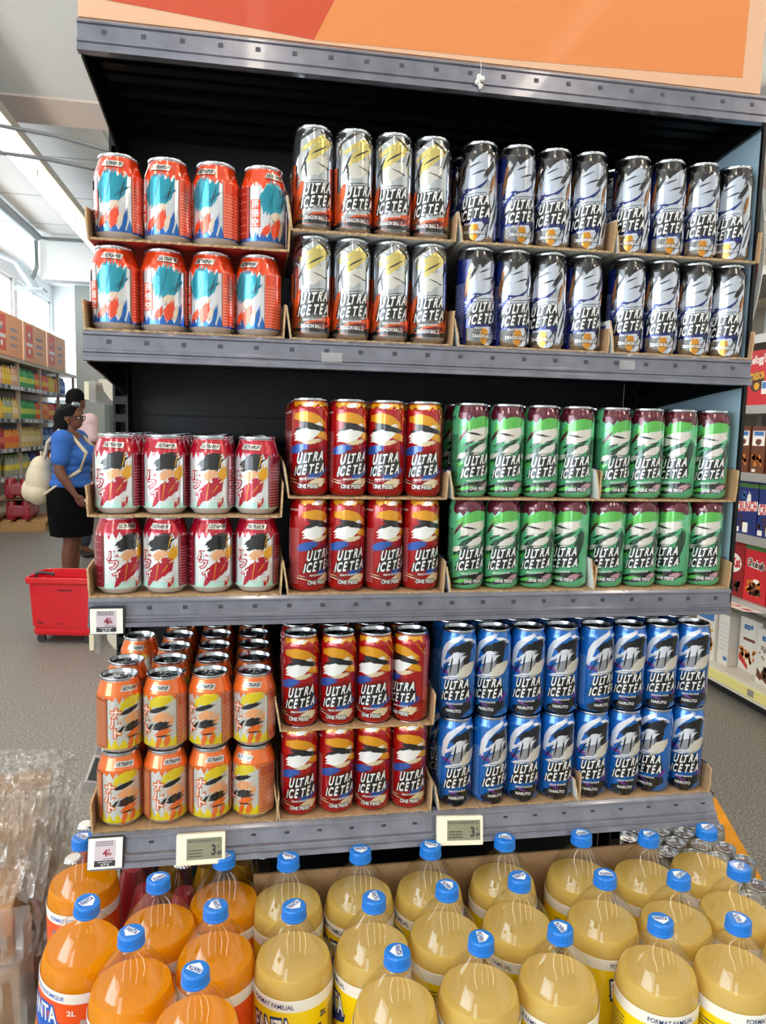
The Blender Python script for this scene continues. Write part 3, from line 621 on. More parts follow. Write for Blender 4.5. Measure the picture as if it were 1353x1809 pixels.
# ------------------------------------------------------------------ cardboard trays under the cans
kraft = M('kraft_inside', '#a98660', .8, noise_amt=.12, noise_scale=40); kred = M('tray_red_print', '#b8302c', .55, noise_amt=.1, noise_scale=20); kwhite = M('tray_white_print', '#dcdcd8', .55, noise_amt=.06, noise_scale=20); kedge = M('kraft_edge', '#b79870', .9, noise_amt=.3, noise_scale=200)
kblue = M('tray_blue_print', '#2a3b78', .5); kgold = M('tray_gold_print', '#c79a3f', .5)
def tray(kind, x0, z, n, depth, seed, label, hl=.055, hr=.05, group=None, under=False):
    rd = random.Random(seed); R_ = .033 if kind == 'p' else .029; pit = pop_p if kind == 'p' else slk_p
    xa, xb = x0-R_-.0012, x0+pit*(n-1)+R_+.0012; out = kred if kind == 'p' else kwhite
    t = thing('cardboard_tray', label, 'tray', (xa, 0, z), 0, group); w = xb-xa; th = .0036
    m = MB(); N = 60   # base sheet with a torn front edge
    fe = [(-.0015-abs(noise.noise(Vector((i*.35, seed, 0))))*.006, rd.uniform(-.0004, .0006)) for i in range(N+1)]
    vs = []; fs = []
    for i in range(N+1):
        x = w*i/N; vs += [(x, fe[i][0], -.0004+fe[i][1]), (x, fe[i][0]+.0012, -th), (x, depth, -.0004), (x, depth, -th)]
    for i in range(N):
        a, b = 4*i, 4*i+4; fs += [(a, b, b+2, a+2), (a+1, a+3, b+3, b+1), (a, a+1, b+1, b)]
    fs += [(0, 2, 3, 1), (4*N, 4*N+1, 4*N+3, 4*N+2)]
    m.add(vs[:], fs); ms = m.mi
    for k, f in enumerate(m.f):
        ms[k] = 1 if k % 3 == 1 else (2 if k % 3 == 2 else 0)
    m.build('tray_base', [kraft, out, kedge], t)
    # side walls: torn profile falling to the front
    for side, h in ((0, hl), (1, hr)):
        pts = [(-.002, -.003), (depth, -.003), (depth, h+.02)]; k = 7
        pr = [(depth-.02-(depth-.02)*(q/k)**.8*1., h*(1-.18*(q/k)**3)+rd.uniform(-.003, .003)) for q in range(k+1)]
        pr[-1] = (rd.uniform(-.003, .001), pr[-1][1]); pts += pr
        pts += [(-.001+rd.uniform(-.003, .002), h*.55), (-.0035, h*.3)]
        w_ = MB(); tx = -.0022 if side == 0 else 0.0
        xs = (-.0026, 0.) if side == 0 else (w, w+.0026)
        np_ = len(pts)
        ln = (-.009 if side == 0 else .003)*(1 if xa > .1 or side else .35)
        w_.add([(xs[0]+ln*max(0, q)/h, y, q) for y, q in pts]+[(xs[1]+ln*max(0, q)/h, y, q) for y, q in pts], [tuple(reversed(range(np_))) if True else None, tuple(range(np_, 2*np_))]+[(i, (i+1) % np_, np_+(i+1) % np_, np_+i) for i in range(np_)])
        w_.mi = [1 if side == 0 else 0, 0 if side == 0 else 1]+[2]*np_
        sw = w_.build('side_wall', [kraft, out, kedge], t)
        if kind == 's':   # printed chevrons on the white outside
            c = MB(); xo = xs[0]-.0002 if side == 0 else xs[1]+.0002
            c.add([(xo, .01, h*.9), (xo, .06, h*.9), (xo, .03, h*.45)], [(0, 1, 2)]); c.add([(xo, .008, h*.35), (xo, .03, h*.35), (xo, .045, h*.2), (xo, .02, h*.2)], [(0, 1, 2, 3)], 1)
            c.build('wall_print', [kblue, kgold], sw)
    return t
for sh, zs, xs, up_p, up_s in (('top', ZB, (.0369, .3128, .5643, .8144), zB2p, zB2s), ('middle', ZCs, (.033, .3124, .5645, .8048), zC2p, zC2s)):
    for bi, kind in enumerate('psss'):
        for tier in (1, 2):
            z = zs if tier == 1 else (up_p if kind == 'p' else up_s)
            what = ('red printed cardboard tray' if kind == 'p' else 'white printed cardboard tray')
            who = {0: 'short soda cans', 1: 'first four tall cans', 2: 'second four tall cans', 3: 'rightmost tall cans'}[bi]
            tray(kind, xs[bi]+((.003 if tier == 2 else -.003) if sh == 'top' and bi == 0 else 0), z-.0002, 4, .345, 10*bi+tier+(5 if sh == 'top' else 0), 'torn %s under %s, %s tier, %s shelf' % (what, who, 'upper' if tier == 2 else 'lower', sh), .048+.008*(bi % 2), .046+.006*((bi+tier) % 3), 'cardboard can trays')
tray('p', .0306, ZD-.0002, 4, .345, 91, 'torn red printed cardboard tray under short cans on lowest shelf', .05, .045, 'cardboard can trays')
tray('s', .3032, ZD-.0002, 4, .345, 92, 'torn white cardboard tray under red cans, lower tier, lowest shelf', .05, .05, 'cardboard can trays')
tray('s', .3032, zD2r-.0002, 4, .345, 93, 'torn white cardboard tray under red cans, upper tier, lowest shelf', .05, .06, 'cardboard can trays')
tray('s', .5583, ZD-.0002, 4, .345, 94, 'torn white cardboard tray under left four blue cans', .045, .05, 'cardboard can trays')
tray('s', .7972, ZD-.0002, 4, .345, 95, 'torn white cardboard tray under right four blue cans', .04, .05, 'cardboard can trays')

# ================================================================== SODA BOTTLES
pet = film_mat('clear_pet', (.985, .985, .975), .045, .5, .03)
jo, jl = juice_mat('orange_soda', '#ffa70a', '#ffc020'), juice_mat('lemon_soda', '#f0cf74', '#fae08c')
cap_m = M('cap_blue', '#1173cf', .35, coat=.2); cap_white = M('cap_print_white', '#eef2f5', .4); cap_text = M('cap_print_blue', '#12428c', .4)
lab_o, lab_y, lab_w = M('label_orange', '#ef5312', .3, coat=.4), M('label_yellow', '#f5cf0c', .3, coat=.4), M('label_white', '#efe9dd', .3, coat=.4)
lab_b, lab_bl = M('label_ink_blue', '#1c2f63', .4), M('label_mid_blue', '#1f5fc0', .4); lab_fr = M('label_fruit', '#f29a1a', .4); lab_gr = M('label_grey', '#b9b0a2', .5); lab_g = M('label_green', '#3f8a32', .4)
# profile (r, z) in m; z = 0 base, cap top .335
BP = [(.0, .004), (.036, .002), (.046, .0), (.053, .012), (.054, .03), (.054, .238), (.0532, .248), (.0505, .260), (.0460, .272), (.0395, .284), (.0315, .2955), (.0235, .3045), (.0172, .311), (.0142, .3150)]
def rad_b(z): return float(np.interp(z, [q[1] for q in BP[3:]], [q[0] for q in BP[3:]]))
def smooth_prof(P, n=40, z0=.236, z1=.315):
    zs = np.linspace(z0, z1, n); r = np.array([rad_b(z) for z in zs])
    for _ in range(3): r[1:-1] = (r[:-2]+2*r[1:-1]+r[2:])/4
    return [(float(a), float(b)) for a, b in zip(r, zs)]
SPRO = smooth_prof(BP)
def shell_mesh():
    m = MB(); m.lathe(SPRO+[(.0138, .316), (.0138, .3175), (.0165, .3178), (.0165, .3192), (.0135, .3195), (.0135, .322)], 48); return m.mesh('bottle_shell', pet)
def juice_mesh(mat, lvl):
    pr = [(0, .005)]+[(.050, .006), (.0528, .03), (.0528, .23)]+[(r-.0012, z) for r, z in SPRO if z < lvl]+[(rad_b(lvl)-.0013, lvl), (0, lvl)]
    m = MB(); m.lathe(pr, 48); return m.mesh('soda', mat)
def cap_mesh():
    m = MB(); seg = 60; pr = [(0, .335), (.0138, .335), (.0155, .3342), (.0163, .3325), (.0165, .3215), (.0172, .321), (.0172, .3185), (.0162, .3183)]
    n = len(pr); vs = []; fs = []
    for j in range(seg):
        a = 2*PI*j/seg
        for i, (r, z) in enumerate(pr):
            rr = r*(1+(.012 if j % 2 else -.012)) if i in (3, 4) else r
            vs.append((rr*math.cos(a), rr*math.sin(a), z))
    for j in range(seg):
        k = (j+1) % seg
        for i in range(n-1): fs.append((j*n+i, j*n+i+1, k*n+i+1, k*n+i) if i else (j*n, j*n+1, k*n+1))
    m.add(vs, [tuple(reversed(f)) for f in fs], 0, False); return m.mesh('cap', cap_m)
def cap_print():
    # white pentagon arrow with the word on the flat top of the cap
    L = [(0, poly([(-9.2, 5.2), (9.4, 4.2), (8.6, -2.8), (.3, -9), (-8.2, -2.4)])), (1, xf(text2d('FANTA', 5.6, 15.6, .045), .2, .9, -.05))]
    vs = []; fs = []; mi = []
    for k, (mm, tr) in enumerate(L):
        for t in tr:
            n = len(vs); a, b, c = t
            if (b[0]-a[0])*(c[1]-a[1])-(b[1]-a[1])*(c[0]-a[0]) < 0: b, c = c, b
            for p in (a, b, c): vs.append((p[0]*1.12/1000, p[1]*1.12/1000, .3352+.0001*k))
            fs.append((n, n+1, n+2)); mi.append(mm)
    me = bpy.data.meshes.new('cap_print'); me.from_pydata(vs, [], fs); me.materials.append(cap_white); me.materials.append(cap_text)
    me.polygons.foreach_set('material_index', mi); return me
def label_mesh(col):
    m = MB(); m.lathe([(.0541, .10), (.0545, .10), (.0545, .222), (.0545, .2375), (.0541, .2378)], 56, mis=[0, 0, 1, 1]); return m.mesh('label', [col, lab_w])
def label_print(orange_):
    txt = 'FORMAT ÉCONOMIQUE' if orange_ else 'FORMAT FAMILIAL'
    fK = xf(text2d('FANTA', 27, 62, .10), 0, 196, .10); fW = xf(text2d('FANTA', 25, 58, .02), 0, 196.5, .10)
    L = [(1, xf(text2d(txt, 6.2, 62 if not orange_ else 74, .015), 0, 229.5))]
    if orange_:
        L += [(1, cat(xf(fK, 1.2, -1.5), poly([(-34, 186), (34, 190), (30, 176), (4, 160), (-28, 174)]))), (3, fK), (0, fW), (5, cat(splash(-14, 146, 24, 24, 5, .05), splash(8, 140, 26, 26, 6, .05))), (6, splash(-2, 158, 20, 9, 8, .2))]
    else:
        L += [(1, cat(fK, poly([(-32, 186), (33, 190), (30, 178), (3, 166), (-27, 176)]))), (0, fW), (5, cat(splash(-10, 146, 26, 20, 5, .05), rect(-26, 164, 24, 166)))]
    L += [(4 if not orange_ else 0, cat(xf(text2d('2L', 8, None, .03), 48 if orange_ else 74, 208)))]
    L += [(4, rect(60, 150, 70, 196)), (6, cat(rect(65, 178, 69, 182), rect(65, 168, 69, 172))), (4 if orange_ else 1, lines(84, 128, 140, 214, 18, 3, 1.4)), (1, lines(-96, -62, 140, 214, 14, 4, 1.4))]
    return wrap(L, [lab_w, lab_b if not orange_ else lab_bl, lab_y, lab_bl, lab_gr if orange_ else lab_b, lab_fr, lab_g], [(100, 54.5), (240, 54.5)], 54.5, 4.0, .12, .08)
SH, CAPM, CPM = shell_mesh(), cap_mesh(), cap_print(); JM = {1: juice_mesh(jo, .262), 0: juice_mesh(jl, .262)}; LB = {1: label_mesh(lab_o), 0: label_mesh(lab_y)}; LPr = {1: label_print(True), 0: label_print(False)}
BZ = .86-.335
def bottle(x, y, o, rz, label, tilt=(0, 0), dz=0., caprz=0.):
    t = thing('soda_bottle', label, 'bottle', (x, y, BZ+dz), 0, 'large orange soda bottles' if o else 'large lemon soda bottles')
    t.rotation_euler = (Matrix.Rotation(tilt[0], 3, 'X') @ Matrix.Rotation(tilt[1], 3, 'Y') @ Matrix.Rotation(rz, 3, 'Z')).to_euler()
    for n, me in (('bottle_shell', SH), ('soda', JM[o]), ('label', LB[o]), ('label_print', LPr[o])): obj(n, me, t)
    c = obj('cap', CAPM, t, None, (0, 0, caprz)); obj('cap_print', CPM, c)
    return t
def B(deg): return math.radians(deg)
LEM = [  # x, y, body turn, cap turn, label
 (.283, -.048, 150, 175, 'lemon soda bottle, leftmost of the back row, beside the orange bottles'), (.393, -.044, -60, 60, 'lemon soda bottle, second from left in the back row'),
 (.503, -.046, -80, 50, 'lemon soda bottle, third from left in back row, below crooked price tag'), (.626, -.040, -10, 170, 'lemon soda bottle, fourth from left in the back row'),
 (.754, -.045, 35, 160, 'lemon soda bottle, fifth from left in back row, before the silver can tops'), (.862, -.062, 150, 60, 'lemon soda bottle, sixth from left in the back row'),
 (.970, -.055, 140, 70, 'lemon soda bottle, rightmost of the back row, near the orange board'),
 (.285, -.165, -35, 80, 'lemon soda bottle with label side text, leftmost of the middle row'), (.395, -.161, -85, 5, 'lemon soda bottle, second from left in middle row, cap word upright'),
 (.502, -.150, 40, 75, 'lemon soda bottle, third from left in the middle row'), (.612, -.144, -60, 80, 'lemon soda bottle, fourth from left in the middle row'),
 (.740, -.155, 20, 150, 'lemon soda bottle, fifth from left in the middle row, logo half visible'), (.848, -.172, 150, 65, 'lemon soda bottle, sixth from left in the middle row'),
 (.952, -.164, 150, 80, 'lemon soda bottle, rightmost of the middle row'),
 (.406, -.272, 160, 110, 'lemon soda bottle, leftmost of the front row, label out of view'), (.517, -.262, 95, -8, 'lemon soda bottle, second from left in the front row'),
 (.626, -.258, -70, 170, 'lemon soda bottle, third from left in the front row, cap upside down'), (.766, -.262, -8, -4, 'lemon soda bottle, fourth from left in the front row, large readable label band'),
 (.872, -.275, 15, 60, 'lemon soda bottle, fifth from left in the front row'), (.985, -.268, 120, 20, 'lemon soda bottle cut by the right picture edge, front row')]
for x, y, a, c, lab in LEM: bottle(x, y, 0, B(a), lab, caprz=B(c))
bottle(-.030, .050, 1, B(-8), 'orange soda bottle at far left back, partly behind the price tag', caprz=B(150))
bottle(.188, -.030, 1, B(-120), 'orange soda bottle in front of the cream price tag', caprz=B(70))
bottle(.098, -.076, 1, B(-150), 'orange soda bottle before the crown capped glass bottles', caprz=B(5))
bottle(-.026, -.070, 1, B(-52), 'orange soda bottle leaning forward at far left with its label text showing', (B(9), B(6.5)), .008, B(100))
bottle(.181, -.150, 1, B(-150), 'orange soda bottle, second in the front group, beside the lemon bottles', caprz=B(80))
bottle(.078, -.189, 1, B(-80), 'orange soda bottle in the left front, behind the nearest one', caprz=B(45))
bottle(.163, -.268, 1, B(150), 'nearest orange soda bottle at the bottom edge of the picture', caprz=B(0))
# tray and stand below the bottles
m = MB(); m.box((-.16, -.36, BZ-.012), (1.06, .0145, BZ)); m.box((.232, .0145, BZ-.012), (.93, .0185, .795)); m.box((-.16, -.364, BZ-.012), (1.06, -.36, BZ+.06))
tb = m.build('bottle_tray', kraft); tag(tb, 'brown cardboard tray holding the large soda bottles, with raised back board', 'tray')
m = MB(); m.box((-.10, -.36, .14), (1.05, .0145, BZ-.012)); st = m.build('bottle_stand', M('stand_card', '#8a6a4a', .8)); tag(st, 'cardboard stand beneath the large soda bottles', 'stand')
m = MB()
for y in (-.33, -.19, -.05): m.box((-.10, y-.03, .10), (1.05, y+.03, .14)); m.box((-.10, y-.03, 0), (1.05, y+.03, .1))
m.build('pallet_base', M('pallet_wood', '#b58a56', .8, noise_amt=.2), st)

# glass bottles with crown caps on the base of the shelf unit
glass_c = film_mat('clear_glass', (.96, .96, .95), .05, .7, .03); pinkj = M('pink_drink', '#c2474f', .2, coat=.5); goldj = M('gold_drink', '#b98418', .25, coat=.5)
crown_b, crown_w, silver_e = M('crown_black', '#16181c', .2, .4, .4), M('crown_white', '#e8e8e4', .3), M('crown_edge', '#d0d2d6', .25, .9)
def crown_mesh(mat):
    m = MB(); seg = 42; vs = [(0, 0, .0062)]; fs = []
    for j in range(seg):
        a = 2*PI*j/seg; q = .0165 if j % 2 else .0152
        for r, z in ((.0115, .006), (.0138, .004), (q, 0)): vs.append((r*math.cos(a), r*math.sin(a), z))
    mi = []
    for j in range(seg):
        k = (j+1) % seg; a, b = 1+3*j, 1+3*k; fs += [(0, a, b), (a, a+1, b+1, b), (a+1, a+2, b+2, b+1)]
    m.add(vs, fs); m.mi = [0, 0, 1]*seg; return m.mesh('crown_cap', [mat, silver_e])
gm = MB(); gm.lathe([(.0, .001), (.028, .001), (.030, .006), (.030, .12), (.027, .145), (.016, .185), (.0128, .205), (.0128, .222), (.0138, .224), (.0138, .228)], 28); GM = gm.mesh('glass_body', glass_c)
def drink(mat):
    m = MB(); m.lathe([(0, .004), (.0285, .004), (.0285, .12), (.0255, .145), (.0155, .178), (0, .178)], 24); return m.mesh('drink', mat)
DR = {'p': drink(pinkj), 'g': drink(goldj)}; CR = {'b': crown_mesh(crown_b), 'w': crown_mesh(crown_w)}
def glass_bottle(x, y, z, d, c, label, group='crown capped glass bottles'):
    t = thing('glass_bottle', label, 'bottle', (x, y, z), 0, group); obj('glass_body', GM, t); obj('drink', DR[d], t); obj('crown_cap', CR[c], t, (0, 0, .2255))
for x, y, d, c, lab in ((.060, .075, 'p', 'b', 'pink glass bottle with black crown cap, left of the blue capped bottle'), (.121, .058, 'p', 'b', 'pink glass bottle with glossy black crown cap under the lowest rail'), (.09, .128, 'g', 'b', 'gold glass bottle in second row between the two pink ones'),
    (.185, .070, 'g', 'b', 'gold glass bottle with black crown cap behind the second orange bottle'), (.246, .068, 'g', 'b', 'gold glass bottle with black crown cap, rightmost of the glass bottles'), (.155, .13, 'g', 'b', 'gold glass bottle in second row behind the black crown caps'), (.03, .135, 'p', 'b', 'pink glass bottle in second row at the far left'), (.216, .131, 'g', 'b', 'gold glass bottle in second row at the right')):
    glass_bottle(x, y, .572, d, c, lab)
bx('base_deck', (-.02, .0245, .55), (1.015, .37, .572), black_m, G)
bx('low_back_card', (.30, .06, .572), (.99, .064, .735), M('dark_card', '#3a2c24', .8), G)
ws = bx('side_crate', (-.115, .14, 0), (-.035, .40, .50), kraft); tag(ws, 'brown cardboard crate standing left of the shelf unit base', 'crate')
for x, y, lab in ((-.085, .33, 'clear glass bottle with white crown cap, beyond the price tag'), (-.083, .215, 'clear glass bottle with white crown cap, beside the blue cap')):
    glass_bottle(x, y, .5, 'p', 'w', lab, 'white capped glass bottles')

# ================================================================== silver cans and orange board, right behind
AB = -.34
bt = thing('orange_display_bin', 'orange painted board base carrying rows of silver cans, at right', 'display', (1.02, .50, 0), AB)
obm = M('orange_board', '#d68e10', .55, noise_amt=.15, noise_scale=12)
LP_ = [(.045, .5), (.045, -.08), (.12, -.13), (.21, -.20), (.21, -.42), (.45, -.42), (.45, .5)]
m = MB(); m.prism(LP_, .38, .42); m.build('deck', obm, bt)
m = MB(); m.prism([(x*.96+.008, y*.96) for x, y in LP_], 0, .38); m.build('plinth', M('orange_plinth', '#a8650f', .6), bt)
slm = MB(); SLIM = [(0, 3), (19, 2), (21, 0), (26, 7), (26, 118), (23.5, 128), (22.6, 130)]
slm.lathe(SLIM, 24); SM = slm.mesh('body', M('brushed_silver_can', '#b5b2ac', .3, .9)); SM.transform(Matrix.Scale(.001, 4))
SLID = lid_mesh(22.6, 130); STAB = tab_mesh(130); SLID.name = 'lid'; STAB.name = 'pull_tab'
Rz = Matrix.Rotation(AB, 3, 'Z'); k = 0
for r in range(13):
    for c in range(9):
        lx = -.03+c*.0545+(.027 if r % 2 else 0); ly = .30-r*.0475*1.0
        w = Rz @ Vector((lx, ly, 0)) + Vector((1.02, .50, .42))
        if lx > (.325 if ly > -.075 else .366) or lx < max(.073, .073+(-.05-ly)*.62, .237 if ly < -.24 else 0) or ly < -.395: continue
        t = thing('silver_can', 'silver topped slim can, %s row from the back, %s from left, at right' % ((ORD+['ninth', 'tenth', 'eleventh', 'twelfth', 'thirteenth'])[r], (ORD+['ninth'])[c]), 'can', w, AB+(r*37+c*53) % 7-3, 'silver cans on the orange board')
        obj('body', SM, t); obj('lid', SLID, t); obj('pull_tab', STAB, t)
# red and white sheet hanging outside the right side panel
m = MB(); N = 14; vs = []; fs = []
for i in range(N+1):
    z = 1.66+.27*i/N; b = .020*math.sin(PI*i/N)+.002
    for y in (.02, .035, .05, .15): vs.append((1.026+b+(y-.02)*.12, y, z)); 
    for y in (.02, .035, .05, .15): vs.append((1.0265+b+(y-.02)*.12+.0006, y, z))
mi = []
for i in range(N):
    for j in range(3):
        a = 8*i+j; fs += [(a, a+1, a+9, a+8), (a+4, a+12, a+13, a+5)]; mi += [1 if j == 1 and 2 < i < 11 else 0]*2
    fs.append((8*i, 8*i+8, 8*i+12, 8*i+4)); mi.append(0)
m.add(vs, fs); m.mi = mi
tag(m.build('hanging_sheet', [M('sheet_white', '#e3dfd8', .5), M('sheet_red', '#b3202a', .5)]), 'curved white sheet with red band hanging outside the right side panel', 'sheet')

# ================================================================== neighbouring beige shelving ends, left behind
beige = M('beige_steel', '#cfc4b0', .5); clear_p = film_mat('clear_plastic', (.9, .92, .95), .1, .6, .1, .15)
bs = thing('beige_shelving', 'beige aisle shelving end with bolted shelf arms behind the display, at left', 'shelving', (0, .5, 0))
bx('post', (.0, .06, 0), (.05, .11, 2.0), beige, bs)
def shelf_end(x, z):
    m = MB(); m.prism([(0, 0), (.075, 0), (.075, -.062), (.05, -.06), (.02, -.045), (.003, -.02)], 0, .004)
    me = m.mesh('shelf_arm', beige); me.transform(Matrix(((.8, 0, 0, x+.012), (0, 0, 1, 0), (0, .75, 0, z), (0, 0, 0, 1)))); ar = obj('shelf_arm', me, bs)
    m = MB(); m.lathe([(0, 0), (.005, 0), (.004, .003), (0, .004)], 14); me = m.mesh('bolt', pipe_m); me.transform(Matrix.Rotation(PI/2, 4, 'X')); obj('bolt', me, ar, (x+.045, -.001, z-.028))
    bx('shelf_edge', (x+.004, 0.004, z), (.05, .4, z+.008), beige, bs)
    bx('price_strip', (x-.022, -.004, z-.034), (x-.013, .4, z+.002), M('strip_cream', '#e2d9b8', .5), bs); m = MB(); m.box((x-.012, -.004, z-.04), (x, .4, z+.004)); m.build('clear_channel', clear_p, bs)
shelf_end(-.085, 1.058); shelf_end(-.085, 1.580)
t = thing('tag_holder', 'clear tag holder with dark label sticking out left of the lowest cans', 'tag holder', (-.083, .30, .822)); t.rotation_euler = (0, .38, .5)
m = MB(); m.box((0, -.002, -.012), (.03, .002, .075)); m.build('holder', clear_p, t); bx('label_card', (.003, -.004, .012), (.026, -.0025, .055), M('tag_grey', '#59615c', .4), t); 
m = MB(); m.box((.0, -.0032, .008), (.029, -.0022, .060)); m.build('card_frame', tag_white, t)

# ================================================================== film-wrapped carton stack, bottom left
fs_ = thing('wrapped_cartons', 'brown cartons wrapped in crumpled clear film at bottom left', 'carton stack', (-.35, .42, 0), .12)
bx('carton', (-.35, -.30, 0), (.16, .25, .58), M('carton_brown', '#b08a62', .8, noise_amt=.1), fs_, .004)
bx('carton', (-.34, -.29, .583), (.15, .24, .685), M('carton_brown2', '#b88f66', .8, noise_amt=.1), fs_, .004)
film_m = film_mat('stretch_film', (.93, .92, .9), .10, .42, .16, .16)
def sheet(nm, p00, p10, p01, p11, amp, seed, n=46, fr=9.):
    vs = []; fs = []; a, b, c, d = (Vector(q) for q in (p00, p10, p01, p11)); nr = (b-a).cross(c-a).normalized()
    for i in range(n+1):
        for j in range(n+1):
            u, v = i/n, j/n; p = a*(1-u)*(1-v)+b*u*(1-v)+c*(1-u)*v+d*u*v
            q = Vector((u*fr*2.2, v*fr, seed)); h = noise.noise(q)+.6*noise.noise(q*2.3)+.35*abs(noise.noise(q*5.1))
            vs.append(p+nr*h*amp)
    for i in range(n):
        for j in range(n): k = i*(n+1)+j; fs.append((k, k+n+1, k+n+2, k+1))
    m = MB(); m.add(vs, fs, 0, True); return m.build(nm, film_m, fs_)
sheet('film_front', (-.38, -.34, .1), (.20, -.34, .1), (-.38, -.34, .70), (.18, -.31, .70), .015, 1)
sheet('film_side', (.20, -.33, .1), (.20, .28, .1), (.18, -.30, .70), (.17, .25, .71), .017, 7)
sheet('film_top', (-.05, -.30, .705), (.20, -.30, .70), (-.05, .28, .715), (.18, .27, .715), .018, 3)
sheet('film_fold', (.10, -.34, .62), (.215, -.30, .60), (.06, -.02, .755), (.235, .02, .745), .028, 5)
sheet('film_crest', (-.10, .08, .70), (.22, .02, .70), (-.10, .14, .80), (.215, .10, .79), .03, 11)

# ================================================================== RIGHT AISLE: cereal shelving
XR = 2.94
cream = M('shelf_cream', '#cfcabb', .45); greyst = M('shelf_grey', '#a9a8a4', .4, .3); yel = M('rail_yellow', '#e3d98a', .4); kick = M('kick_black', '#141416', .5); beigep = M('back_beige', '#8f8474', .6)
R = thing('cereal_shelving', 'cream and grey shelving of cereal boxes along the right aisle', 'shelving', (XR, 0, 0))
Ya, Yb = .6, 7.0
bx('kick_plate', (.05, Ya, 0), (.09, Yb, .09), kick, R)
bx('base_shelf', (0, Ya, .075), (.55, Yb, .155), cream, R); bx('base_price_rail', (-.012, Ya, .085), (0, Yb, .135), yel, R); bx('base_rail_edge', (-.018, Ya, .07), (.0, Yb, .083), cream, R)
bx('rail_label', (-.0135, 2.405, .092), (-.012, 2.455, .13), M('rail_label_grey', '#8d8d86', .5), R)
for z in (.60, .965, 1.31, 1.68, 2.06, 2.42):
    s_ = bx('shelf', (0, Ya, z-.03), (.5, Yb, z), greyst, R); bx('shelf_lip', (-.012, Ya, z-.045), (0, Yb, z+.002), M('shelf_lip_grey', '#b7b6b3', .3, .4), s_)
bx('back_panel', (.55, Ya, 0), (.58, Yb, 2.9), beigep, R)
for y in (.6, 1.9, 3.2, 4.5, 5.8): bx('upright', (.5, y, 0), (.55, y+.05, 2.95), greyst, R)
for z in (2.5, 2.58): m = MB(); m.tube([(-.02, Ya, z), (-.02, Yb, z)], .005, 6); m.build('wire_rod', M('rod_steel', '#b9b9b5', .25, .9), R)
wht = M('box_white', '#ddd9d0', .45); crd = M('box_red', '#c5222b', .4); crd2 = M('box_dark_red', '#8f1a20', .4); bwn = M('box_brown', '#6b3a22', .4); navyb = M('box_blue', '#1f2f6e', .4); gld = M('box_gold', '#d8a428', .4); grnb = M('box_green', '#44702e', .4); orb = M('box_orange', '#cf7a2a', .45); lblue = M('box_sky', '#3f78b8', .45); choc = M('box_choc', '#4a271a', .5); lite = M('box_print_white', '#efece6', .45)
BM = [lite, crd, crd2, choc, navyb, gld, grnb, orb, lblue, bwn]
def cereal(y, z, w, d, h, body, layers, label, x=.02, rz=0.):
    t = thing('cereal_box', label, 'box', (XR+x, y, z), -PI/2+rz, 'cereal boxes')
    bx('carton', (-w/2, 0, 0), (w/2, d, h), body, t, .0015)
    bx('top_flap', (-w/2+.003, .004, h), (w/2-.003, d*.6, h+.0012), body, t)
    if layers: obj('front_print', flat(layers, BM), t)
    return t
def flakes(cx, cz, n, sd, sp=40, r=7): 
    rd = random.Random(sd); return cat(*[splash(cx+rd.uniform(-sp, sp), cz+rd.uniform(-sp*.6, sp*.6), r*rd.uniform(.6, 1.4), r, sd+i, .2, 0, 9) for i in range(n)])
tres = [(2, rect(-95, 0, -70, 300)), (0, xf(text2d("Kellogg's", 42, 150, .03, .2), -8, 245, .05)), (3, splash(-5, 130, 120, 110, 3, .06)), (5, xf(text2d('TRÉSOR', 34, 120, .05), 0, 165, .08)), (5, splash(-2, 105, 46, 40, 5, .1)), (0, rect(40, 60, 80, 130)), (8, rect(44, 90, 76, 124))]
for i, y in enumerate((2.62, 2.41, 2.20, 2.86)):
    cereal(y, 1.681, .20, .07, .30, crd, tres, 'red cereal box with yellow lettering, %s from the left on the upper shelf' % ['second', 'third', 'fourth', 'first'][i])
bar = [(0, cat(rect(-50, 150, 50, 232))), (8, rect(-40, 205, 40, 228)), (9, splash(0, 170, 50, 34, 5, .2)), (7, flakes(0, 70, 14, 3, 40, 24)), (0, rect(-40, 6, -10, 22))]
for i, y in enumerate((2.83, 2.70, 2.57, 2.44, 2.31, 2.18)):
    cereal(y, 1.311, .115, .10, .255, bwn, bar, 'brown cereal box with white panel, %s from left on the second shelf' % ORD[i])
cr = [(8, flakes(10, 190, 5, 8, 60, 34)), (6, rect(-95, 262, 95, 285)), (0, splash(20, 190, 34, 90, 3, .3)), (0, xf(poly([(-92, 120), (95, 138), (95, 190), (-92, 178)]), 0, 0)), (1, xf(text2d('CRUNCH', 52, 172, .035), 2, 156, .08)), (3, flakes(-40, 70, 10, 9, 50, 24)), (0, cat(rect(-20, 10, 24, 66), rect(-88, 8, -50, 36)))]
for i, y in enumerate((2.63, 2.435, 2.24, 2.05)):
    cereal(y, .966, .185, .07, .295, navyb, cr, 'blue cereal box with red lettering on white, %s from left' % ORD[i])
cereal(2.83, .966, .16, .07, .26, orb, [(3, rect(-70, 30, 70, 90))], 'orange brown cereal box left of the blue boxes')
kk = [(0, cat(splash(-6, 190, 150, 110, 4, .02, 0, 30))), (1, xf(text2d('KitKat', 52, 130, .05, .1), -6, 190, .12)), (3, flakes(10, 60, 16, 4, 50, 26)), (0, rect(-80, 292, -40, 302))]
ck = [(6, rect(-95, 288, 95, 318)), (0, xf(text2d('Chokella', 40, 150, .10), 2, 212, -.08)), (3, xf(text2d('Chokella', 40, 146, .02), 2, 212, -.08)), (7, flakes(0, 80, 22, 6, 60, 30)), (3, flakes(10, 70, 12, 7, 50, 26)), (0, splash(10, 118, 50, 24, 9, .15))]
cereal(2.70, .601, .185, .07, .335, crd2, kk, 'dark red chocolate cereal box leftmost on the third shelf')
